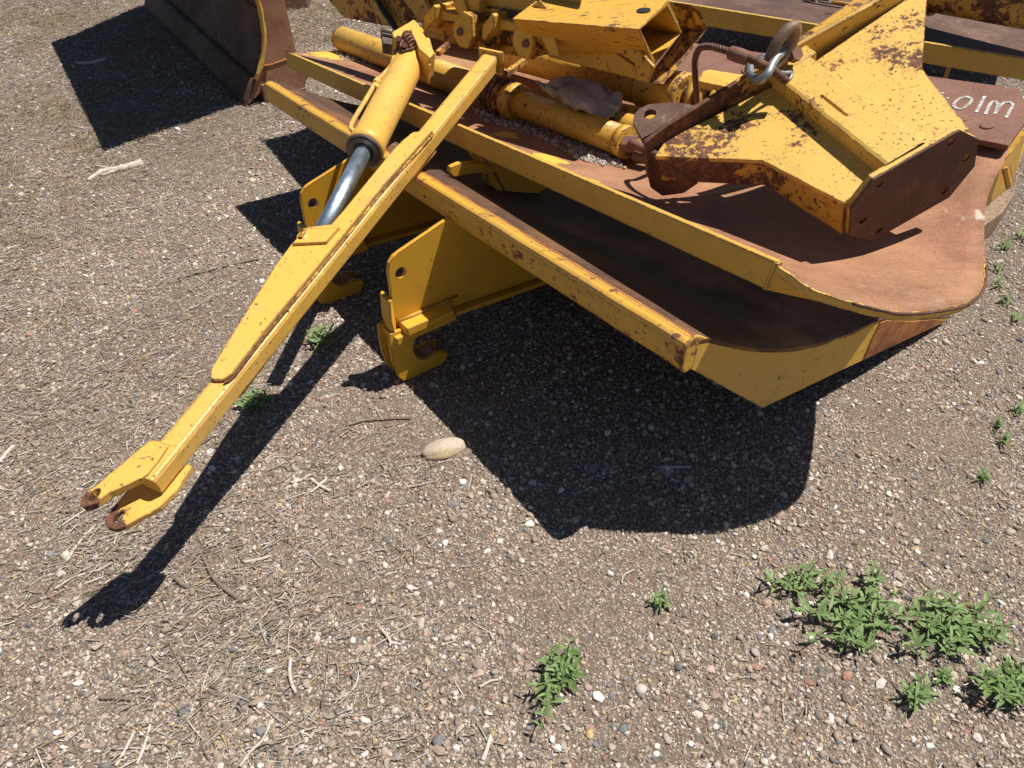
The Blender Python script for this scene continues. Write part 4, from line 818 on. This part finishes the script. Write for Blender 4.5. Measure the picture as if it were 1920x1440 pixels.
mb = MB(); pth = [Vector(c0[k])-be*.009+bp_*.004 for k in range(0, 22)]; mb.tube(pth, [.012+.004*mnoise.noise(Vector((k*.8, 3, 3))) for k in range(22)], 8); mb.build('painted_rim', M['paint'], bl)
mb = MB(); mb.box(G0-bp_*.10+Vector((0, 0, .05)), bp_*.012, be*.015, Vector((0, 0, .045))); mb.build('stop_block', M['rust_plow'], bl, .003)
for k in range(3):
    c = G0+be*.02-bp_*(.14+.07*k); mb = MB(); mb.box(c+Vector((0, 0, .02)), bp_*.034, be*.04, Vector((0, 0, .016))); mb.build('shim', M['plank'], bl, .002)
mb = MB(); mb.prism([G0-bp_*.30+Vector((0, 0, .1)), G1e-bp_*.30+Vector((0, 0, .1)), G1e-bp_*.28+Vector((0, 0, .5)), G0-bp_*.28+Vector((0, 0, .5))], -bp_*.01); mb.build('back_panel', M['rust_plow'], bl)
o = MB(); c = P(548, 22, 0); o.prism([c+Vector((-.10, 0, 0)), c+Vector((.10, .05, 0)), c+Vector((.08, .35, 0)), c+Vector((-.12, .30, 0))], Vector((-.02, .05, .28))); o = o.build('skid_shoe', M['rust_blade'], None, .01); tag(o, 'dark rusty block on the ground right behind the tall curved blade', 'steel block')
# ================================================================ GRAVEL, LITTER
def variants(kind, n):
    col = bpy.data.collections.new(kind+'_kinds'); 
    for k in range(n):
        mb = MB()
        if kind == 'pebble':
            import bmesh
            bm = bmesh.new(); bmesh.ops.create_icosphere(bm, subdivisions=2 if k < 4 else 1, radius=1)
            se = k*7.7; 
            cuts = [(Vector(rng.normal(0, 1, 3)).normalized(), rng.uniform(.55, .85)) for _ in range(7)]
            for v in bm.verts:
                p = v.co.copy()
                for d, h_ in cuts:
                    e_ = p.dot(d)-h_
                    if e_ > 0: p -= d*e_
                p *= 1+.12*mnoise.noise(p*1.7+Vector((se, 0, 0))); v.co = Vector((p.x*rng.uniform(.97, 1.03)*(1+.25*(k % 3)), p.y, p.z*(.62+.12*(k % 2))))
            me = bpy.data.meshes.new('pebble_kind'); bm.to_mesh(me); bm.free(); 
            if k < 4: me.polygons.foreach_set('use_smooth', [True]*len(me.polygons))
        else:
            bend = rng.uniform(-.09, .09) if k % 4 == 0 else rng.uniform(-.02, .02); bend2 = rng.uniform(-.02, .02); pth = [Vector((t-.5, bend*(t-.5)**2*2+.002*math.sin(t*7+k), bend2*(t-.5)**2+.002*math.sin(t*5+k))) for t in np.linspace(0, 1, 5)]
            mb.tube(pth, [.011, .013, .012, .011, .006], 4 if k % 2 else 3, smooth=False); me = bpy.data.meshes.new('straw_kind'); me.from_pydata([tuple(v) for v in mb.v], [], mb.f)
        me.materials.append(M[{'pebble': 'pebble', 'straw': 'straw', 'dry': 'dry'}[kind]])
        ob = bpy.data.objects.new(kind+'_kind', me); col.objects.link(ob)
    return col
def scatter(name, col, pos, rot, scl, idx):
    me = bpy.data.meshes.new(name); me.vertices.add(len(pos)); me.vertices.foreach_set('co', pos.astype(np.float32).ravel())
    for nm, ty, dat, key in (('rot', 'FLOAT_VECTOR', rot, 'vector'), ('scl', 'FLOAT_VECTOR', scl, 'vector')):
        me.attributes.new(nm, ty, 'POINT').data.foreach_set(key, dat.astype(np.float32).ravel())
    me.attributes.new('idx', 'INT', 'POINT').data.foreach_set('value', idx.astype(np.int32))
    ob = bpy.data.objects.new(name, me); sc.collection.objects.link(ob); ob['kind'] = 'stuff'
    ng = bpy.data.node_groups.new(name+'_nodes', 'GeometryNodeTree'); ng.interface.new_socket('Geometry', in_out='INPUT', socket_type='NodeSocketGeometry'); ng.interface.new_socket('Geometry', in_out='OUTPUT', socket_type='NodeSocketGeometry')
    N = ng.nodes; gi = N.new('NodeGroupInput'); go = N.new('NodeGroupOutput'); ip = N.new('GeometryNodeInstanceOnPoints'); ci = N.new('GeometryNodeCollectionInfo')
    ci.inputs['Collection'].default_value = col; ci.inputs['Separate Children'].default_value = True; ci.inputs['Reset Children'].default_value = True
    mp = N.new('GeometryNodeMeshToPoints'); ng.links.new(gi.outputs[0], mp.inputs[0]); ng.links.new(mp.outputs[0], ip.inputs['Points']); ng.links.new(ci.outputs[0], ip.inputs['Instance']); ip.inputs['Pick Instance'].default_value = True
    def att(nm, ty): a_ = N.new('GeometryNodeInputNamedAttribute'); a_.data_type = ty; a_.inputs['Name'].default_value = nm; return a_.outputs['Attribute']
    e2r = N.new('FunctionNodeEulerToRotation'); ng.links.new(att('rot', 'FLOAT_VECTOR'), e2r.inputs[0]); ng.links.new(e2r.outputs[0], ip.inputs['Rotation'])
    ng.links.new(att('scl', 'FLOAT_VECTOR'), ip.inputs['Scale']); ng.links.new(att('idx', 'INT'), ip.inputs['Instance Index']); ng.links.new(ip.outputs[0], go.inputs[0])
    m = ob.modifiers.new('scatter', 'NODES'); m.node_group = ng; return ob
def gzv(p): return np.array([gz(a, b) for a, b in p])
def area(y0, y1, dens):
    n = int((y1-y0)*(2*(.75+.70*y1))*dens); x = rng.uniform(-(.75+.70*y1), .75+.70*y1, n); y = rng.uniform(y0, y1, n)
    k = np.abs(x) < .75+.70*y; return np.stack([x[k], y[k]], 1)
def patchy(p, f, s_): return np.array([mnoise.noise(Vector((a*f, b*f, s_))) for a, b in p])
def near(p, blobs):
    d = np.zeros(len(p))
    for (x, y, r_, w_) in blobs:
        c = P(x, y, 0); d = np.maximum(d, w_*np.exp(-(((p[:, 0]-c.x)**2+(p[:, 1]-c.y)**2)/r_**2)))
    return d
pk = variants('pebble', 10)
litter = [(420, 1200, .34, 1.), (250, 1350, .28, .9), (520, 1330, .25, .9), (480, 1050, .2, .8), (60, 800, .45, .9), (60, 980, .3, .8), (180, 1010, .2, .8), (120, 620, .5, .55), (80, 250, 1.1, .8), (30, 60, 1.6, .8), (600, 900, .16, .6), (760, 880, .10, .7), (250, 300, .5, .4), (420, 150, .5, .5), (600, 60, .6, .4), (640, 1400, .2, .6), (760, 1000, .12, .4), (0, 450, .5, .7)]
allp = []
for (y0, y1, dn_) in ((.2, 1.5, 21000), (1.5, 3.0, 13000), (3.0, 7.0, 8000)):
    p = area(y0, y1, dn_); nz = patchy(p, 2.3, 8.)+.5*patchy(p, 7., 4.); lt = near(p, litter)
    keep = rng.uniform(0, 1, len(p)) < np.clip(.80+1.1*nz-.35*lt, .18, 1.); p = p[keep]
    if y1 == 1.5: pass
    r_ = np.clip(np.exp(rng.normal(math.log(.0031 if y1 < 3.5 else .0035), .45, len(p))), .0013, .0125); allp.append(np.column_stack([p, r_]))
p = area(.2, 1.7, 22000); allp.append(np.column_stack([p, np.clip(np.exp(rng.normal(math.log(.0019), .22, len(p))), .0012, .003)]))
p = area(1.7, 3.2, 9000); allp.append(np.column_stack([p, np.clip(np.exp(rng.normal(math.log(.0024), .22, len(p))), .0014, .0035)]))
A = np.concatenate(allp); z = gzv(A[:, :2]); r_ = A[:, 2]
pos = np.column_stack([A[:, 0], A[:, 1], z+r_*.18]); n_ = len(A)
rot = np.column_stack([rng.normal(0, .35, n_), rng.normal(0, .35, n_), rng.uniform(0, 6.28, n_)])
scl = r_[:, None]*rng.uniform(.75, 1.2, (n_, 3))
scatter('gravel', pk, pos, rot, scl, rng.integers(0, 10, n_))
# bleached twigs and straw
stc = variants('straw', 8)
p = np.concatenate([area(.2, 2.2, 12000), area(2.2, 7., 6500)])
lt = near(p, litter); nz = patchy(p, 3., 20.)
p = p[rng.uniform(0, 1, len(p)) < np.clip(lt*(.75+1.2*nz), .012, .9)*1.]
n_ = len(p); ln_ = np.clip(np.exp(rng.normal(math.log(.020), .55, n_)), .007, .13)*np.where(p[:, 1] > 2.2, 1.35, 1.); ang = np.where(rng.uniform(0, 1, n_) < .55, rng.normal(.55, .5, n_), rng.uniform(0, 6.28, n_))
pos = np.column_stack([p, gzv(p)+.003+rng.uniform(0, .006, n_)]); thick = ln_*0+rng.uniform(.04, .13, n_)
scl = np.column_stack([ln_, np.clip(thick, .02, .2), np.clip(thick, .02, .2)])
scatter('twig_litter', stc, pos, np.column_stack([rng.normal(0, .12, n_), rng.normal(0, .10, n_), ang]), scl, rng.integers(0, 8, n_))
# dry grass wisps
dcol = variants('dry', 6)
tuft = [(83, 40, .28, 1.), (117, 200, .22, 1.), (100, 383, .2, .8), (300, 93, .3, .9), (213, 260, .25, .9), (180, 270, .16, 1.), (330, 60, .2, .8), (560, 60, .2, .9), (600, 85, .2, 1.), (640, 20, .3, .7), (20, 330, .25, .6), (60, 460, .2, .5), (120, 575, .12, .5), (720, 170, .08, .3), (590, 20, .3, .7)]
p = area(1.6, 6.6, 9000); lt = near(p, tuft); nz = patchy(p, 6., 30.)
p = p[rng.uniform(0, 1, len(p)) < np.clip(lt*(.6+1.6*nz), 0, .9)]
n_ = len(p); ln_ = rng.uniform(.015, .05, n_)
scatter('dry_grass', dcol, np.column_stack([p, gzv(p)+.008]), np.column_stack([rng.normal(0, .4, n_), rng.normal(0, .55, n_), rng.uniform(0, 6.28, n_)]), np.column_stack([ln_, ln_*0+.08, ln_*0+.08]), rng.integers(0, 6, n_))
# ================================================================ SINGLE STONES
def stone(x, y, rx, ry, ang, mat, label, h=.6, sd_=0, sub=3):
    import bmesh
    c = P(x, y, 0); c.z = gz(c.x, c.y); bm = bmesh.new(); bmesh.ops.create_icosphere(bm, subdivisions=sub, radius=1)
    cuts = [(Vector((math.sin(sd_+i*2.4), math.cos(sd_*1.7+i*1.9), math.sin(i*3.1+sd_)*.6+.3)).normalized(), .74+.12*math.sin(i*5+sd_)) for i in range(6)] if sub < 4 else []
    for v in bm.verts:
        p = v.co.copy()
        for d, h_ in cuts:
            e_ = p.dot(d)-h_
            if e_ > 0: p -= d*e_
        p *= 1+.11*mnoise.noise(p*1.3+Vector((sd_, 0, 0)))+.025*mnoise.noise(p*4.); q = Vector((p.x*rx, p.y*ry, p.z*ry*h)); q.rotate(Quaternion((0, 0, 1), ang)); v.co = q
    me = bpy.data.meshes.new('stone'); bm.to_mesh(me); bm.free(); me.polygons.foreach_set('use_smooth', [True]*len(me.polygons)); me.materials.append(mat)
    o = bpy.data.objects.new('stone', me); o.location = c+Vector((0, 0, ry*h*.22)); sc.collection.objects.link(o); return tag(o, label, 'stone', 'single stones lying on the gravel')
stone(832, 845, .063, .034, .34, M['stone'], 'large smooth oval tan river stone on the open gravel', .75, 1.2, 4)
for a_ in ((820, 1391, .0155, .013, 1.2, 'stone_grey', 'dark blue-grey stone near the bottom edge, left of the small weed'),
           (1438, 1133, .016, .013, .2, 'stone_tan', 'brown rounded stone just left of the big weed patch'),
           (805, 1093, .008, .007, 0, 'stone_white', 'small white cube-like stone right of the pale forked twig'),
           (1711, 762, .011, .010, 0, 'stone_tan', 'tan round stone on the sunlit gravel right of the plow corner'),
           (1700, 1122, .009, .008, 1, 'stone_grey', 'small slate stone between the two big weed patches'),
           (1661, 1150, .009, .007, .5, 'stone_white', 'pale stone in the gap inside the big weed patch'),
           (822, 995, .010, .008, .4, 'stone_white', 'whitish chalky stone above the open gravel centre'),
           (240, 557, .012, .009, 2, 'stone_ochre', 'yellowish stone on the left, level with the arm plate'),
           (248, 627, .010, .008, 2, 'stone_grey', 'dark slate pebble on the left below the yellowish stone'),
           (376, 594, .010, .007, 2, 'stone_red', 'pinkish stone just left of the drawbar arm'),
           (1105, 1378, .012, .010, 1, 'stone_ochre', 'yellow-ochre stone near the bottom edge, right of the small weed'),
           (1168, 1367, .013, .009, .6, 'stone_grey', 'grey-blue flat stone near the bottom edge beside the ochre stone'),
           (1521, 897, .011, .006, .6, 'stone_white', 'white flat stone at the right rim of the big round shadow'),
           (345, 723, .014, .005, -.1, 'stone_white', 'thin white flat stone left of the drawbar arm'),
           (1220, 1195, .011, .008, 1.4, 'stone_white', 'pale grey stone below the tiny seedling'),
           (1848, 1015, .012, .008, .3, 'stone_grey', 'dark stone near the right edge, above the weeds'),
           (1712, 1385, .010, .008, 1., 'stone_white', 'off-white stone at the bottom right corner area'),
           (797, 1285, .011, .009, .4, 'stone_tan', 'tan rounded stone left of the small weed')):
    stone(a_[0], a_[1], a_[2], a_[3], a_[4], M[a_[5]], a_[6], .7, a_[0]*.013, 2)
# ================================================================ SINGLE STICKS
def stick(pts, r0, r1, mat, label, branches=(), lift=.004):
    mb = MB()
    def pth(ps): return [Vector((q.x, q.y, gz(q.x, q.y)+lift+.003*abs(mnoise.noise(Vector((q.x*30, q.y*30, 1)))))) for q in (P(x, y, 0) for x, y in ps)]
    c = catmull([tuple(p) for p in pth(pts)], 22); r0 *= 1.25; r1 *= 1.25; mb.tube(c, [r0+(r1-r0)*i/21+r0*.25*mnoise.noise(Vector((i*.9, pts[0][0], 0))) for i in range(22)], 7)
    for b_ in branches: c = catmull([tuple(p) for p in pth(b_)], 10); mb.tube(c, [r1*1.1*(1-.5*i/9) for i in range(10)], 6)
    o = mb.build('stick', mat); return tag(o, label, 'stick', 'single dead sticks on the ground')
stick([(268, 308), (240, 315), (215, 320), (190, 325), (165, 341)], .017, .006, M['twig'], 'pale forked branch lying left of the plows', [[(215, 320), (195, 316), (178, 312)], [(225, 318), (200, 328), (188, 330)]])
stick([(200, 115), (170, 121), (142, 121)], .010, .006, M['twig'], 'grey stick inside the square shadow of the tall blade')
stick([(485, 489), (440, 498), (400, 508), (335, 524)], .004, .003, M['twig_dark'], 'long thin dark stick pointing at the arm from the left')
stick([(370, 1023), (388, 1060), (405, 1090), (440, 1117), (456, 1128)], .0022, .0055, M['twig_dark'], 'thick curved dark stick in the straw litter beside the arm shadow', [[(372, 1030), (355, 1055), (330, 1085)], [(330, 1085), (345, 1098), (370, 1106)]])
stick([(712, 1176), (725, 1192), (733, 1205)], .0026, .0028, M['twig'], 'small white Y-shaped twig on the open gravel', [[(733, 1205), (742, 1206), (752, 1208)], [(733, 1205), (731, 1209), (733, 1211)]])
stick([(458, 1054), (480, 1050), (510, 1042)], .0035, .003, M['twig'], 'tan straight twig below the right side of the arm shadow')
stick([(198, 1051), (222, 1048), (247, 1050)], .0035, .0035, M['twig_dark'], 'short dark brown twig at mid left litter')
stick([(125, 1055), (150, 1018), (180, 985)], .0032, .002, M['twig'], 'long white stick just below the fork tip of the arm')
stick([(105, 1108), (140, 1085), (192, 1068)], .0024, .0018, M['twig'], 'slim pale stick left of the arm shadow end')
stick([(218, 1438), (238, 1405), (254, 1372)], .003, .0022, M['twig'], 'pale slanting stick at the bottom edge, left')
stick([(258, 1435), (272, 1400), (285, 1350), (292, 1320)], .0026, .0016, M['twig'], 'long grey stick at the bottom edge, second from the left')
stick([(450, 1438), (470, 1410), (495, 1385), (508, 1350)], .003, .0018, M['twig'], 'curving grey stick near the bottom edge between litter and gravel')
stick([(545, 1235), (543, 1260), (548, 1285), (556, 1300)], .0036, .003, M['twig'], 'knobbly grey twig at the right side of the litter')
stick([(584, 898), (596, 908), (618, 920)], .0042, .0032, M['twig'], 'thick pale curved twig beside the arm shadow, upper middle', [[(545, 905), (565, 900), (583, 888)], [(612, 898), (590, 918), (570, 930)]])
stick([(905, 1430), (913, 1408), (921, 1380)], .0045, .003, M['twig'], 'thick pale stub at the bottom edge, left of the small weed')
stick([(900, 1290), (918, 1280), (935, 1276)], .0026, .002, M['twig'], 'short pale twig just left of the small weed')
stick([(1235, 880), (1270, 879), (1296, 878)], .0028, .0022, M['twig'], 'thin pale twig inside the big round shadow')
stick([(190, 1310), (218, 1310), (248, 1313)], .0045, .0035, M['twig_dark'], 'short stout dark stick in the lower left litter')
stick([(650, 800), (690, 790), (770, 786)], .0026, .0018, M['twig_dark'], 'thin dark bent twig above the large oval stone')
stick([(1165, 1095), (1170, 1080), (1190, 1070)], .0018, .0014, M['twig'], 'tiny hooked pale twig left of the small seedling')
stick([(0, 870), (15, 850), (28, 838)], .006, .004, M['twig'], 'stout pale stick at the left edge of the photo')
# ================================================================ WEEDS
def leafmesh(k):
    mb = MB(); n = 6; w_ = [0, .62, 1., .95, .62, 0]; bend = .25+.12*k; vs = []; 
    for i in range(n):
        t = i/(n-1); zc = -bend*t*t*.6+.10*t; wd = .125*w_[i] if i not in (0, n-1) else (.012 if i == 0 else .004)
        vs += [(t, -wd, zc+.045*w_[i]), (t, 0, zc), (t, wd, zc+.045*w_[i])]
    fs = [f for i in range(n-1) for f in ((i*3, i*3+1, i*3+4, i*3+3), (i*3+1, i*3+2, i*3+5, i*3+4))]
    me = bpy.data.meshes.new('leaf'); me.from_pydata(vs, [], fs); me.polygons.foreach_set('use_smooth', [True]*len(fs)); me.materials.append(M['leaf']); return me
LM = [leafmesh(k) for k in range(3)]
def weed(name, label, sprigs, L_leaf, seed, single=False, group='green weeds growing in the gravel', step=.012, hgt=.05):
    """sprigs: list of (base px, tip px, number of leaves)"""
    R_ = random.Random(seed); base = P(*sprigs[0][0], 0); base.z = gz(base.x, base.y)
    root = None
    leaves = []; stems = MB()
    for (b_, t_, n) in sprigs:
        B_ = P(*b_, 0); B_.z = gz(B_.x, B_.y); h = hgt*R_.uniform(.7, 1.15); T_1 = P(*t_, h)
        path = [B_, B_.lerp(T_1, .4)+Vector((0, 0, h*.28)), T_1]; C_ = [Vector(c) for c in catmull([tuple(c) for c in path], 12)]
        stems.tube(C_, [.0017-.0008*i/11 for i in range(12)], 6)
        for i in range(n):
            t = 1-(i/n)**1.25*.92; q = C_[min(11, int(t*11))]; az = i*2.4+R_.uniform(-.4, .4); el = .15+.9*(1-i/n)*R_.uniform(.25, 1.)
            ll = L_leaf*(.45+.75*min(1, i/n+.25))*R_.uniform(.7, 1.2)*(1.15 if i > n*.3 else .95)
            leaves.append((q, az, el, ll, R_.uniform(-.5, .5)))
    if single:
        mb = MB(); mb.v, mb.f, mb.sm = stems.v, stems.f, stems.sm
        for (q, az, el, ll, ro) in leaves:
            m = LM[0]; Mx = Matrix.Rotation(az, 4, 'Z') @ Matrix.Rotation(-el, 4, 'Y') @ Matrix.Rotation(ro, 4, 'X') @ Matrix.Scale(ll, 4)
            mb.add([q+(Mx @ v.co) for v in m.vertices], [tuple(p.vertices) for p in m.polygons], True)
        o = mb.build(name, M['leaf']); return tag(o, label, 'weed', group)
    root = thing(name, label, 'weed', base, group); stems.build('stem', M['stem'], root)
    for (q, az, el, ll, ro) in leaves:
        o = bpy.data.objects.new('leaf', R_.choice(LM)); sc.collection.objects.link(o); o.parent = root; o.location = q-base; o.rotation_mode = 'QUATERNION'
        o.rotation_quaternion = (Matrix.Rotation(az, 4, 'Z') @ Matrix.Rotation(-el, 4, 'Y') @ Matrix.Rotation(ro, 4, 'X')).to_quaternion(); o.scale = (ll, ll*R_.uniform(.8, 1.25), ll)
    return root
def spray(cx, cy, rx, ry, n, nl, seed, lean=.45):
    R_ = random.Random(seed); out = []
    for i in range(n):
        a = i*2.39996+R_.uniform(-.3, .3); r = ((i+.6)/n)**.5*R_.uniform(.85, 1.1); tx, ty = cx+rx*r*math.cos(a), cy+ry*r*math.sin(a)
        k_ = R_.uniform(.75, 1.25); tx, ty = cx+(tx-cx)*k_, cy+(ty-cy)*k_; out.append(((cx+(tx-cx)*lean, cy+(ty-cy)*lean+8), (tx, ty-6), max(4, int(nl*R_.uniform(.6, 1.15)))))
    return out
weed('weed_plant', 'broad leafy green weed patch at lower right, largest of the weeds', spray(1595, 1150, 105, 82, 27, 10, 1, .6), .033, 1)
weed('weed_plant', 'trailing weed reaching up-left from the largest weed patch', spray(1495, 1088, 58, 30, 11, 8, 2, .6), .027, 2)
weed('weed_plant', 'leafy green weed patch at the right, beside the largest one', spray(1785, 1178, 112, 62, 22, 10, 3, .6), .034, 3)
weed('weed_plant', 'green weed cut off by the right edge at the bottom corner', spray(1893, 1285, 60, 50, 14, 10, 4, .6), .034, 4)
weed('weed_plant', 'small compact weed just below the two large patches', spray(1718, 1298, 28, 30, 7, 9, 5), .026, 5, hgt=.035)
weed('weed_plant', 'tiny weed sprig right above the small compact weed', spray(1768, 1268, 18, 12, 4, 7, 6), .020, 6, hgt=.02)
weed('weed_plant', 'upright green weed at the bottom centre', spray(1055, 1255, 38, 42, 9, 11, 7)+[((1040, 1285), (992, 1290), 10), ((1040, 1290), (1015, 1320), 10), ((1035, 1310), (1010, 1368), 9), ((1060, 1240), (1070, 1200), 9)], .030, 7)
weed('weed_plant', 'small lone seedling left of the weed patches', spray(1240, 1125, 16, 22, 5, 8, 8), .021, 8, hgt=.03)
weed('weed_plant', 'green weed in the shadow under the middle of the drawbar arm', spray(600, 632, 30, 20, 7, 9, 9), .034, 9)
weed('weed_plant', 'dark shaded weed close against the lower part of the drawbar arm', spray(478, 750, 34, 20, 7, 9, 10), .032, 10, hgt=.03)
for i, (x, y, r, lb) in enumerate(((1883, 458, 14, 'small grassy weed at the right edge beside the timber'), (1868, 500, 13, 'small pale grassy weed below the timber'), (1885, 560, 16, 'grassy weed at the right edge below the plow corner'), (1903, 592, 14, 'lowest grassy weed of the right edge row'), (1872, 530, 9, 'tiny grass sprout in the right edge row'), (1912, 440, 12, 'grassy weed cut by the right edge, topmost of its row'), (1908, 766, 12, 'tiny weed at the right edge, level with the plow corner'), (1870, 793, 10, 'tiny sprout on the bright gravel near the right edge'), (1882, 822, 9, 'pale sprout near the right edge below the tiny one'), (1842, 893, 10, 'small sprout on the gravel above the weed patches'))):
    weed('grass_sprout', lb, spray(x, y, r, r*.8, 4, 5, 20+i), .023, 20+i, True, 'small green sprouts along the right edge', hgt=.02)
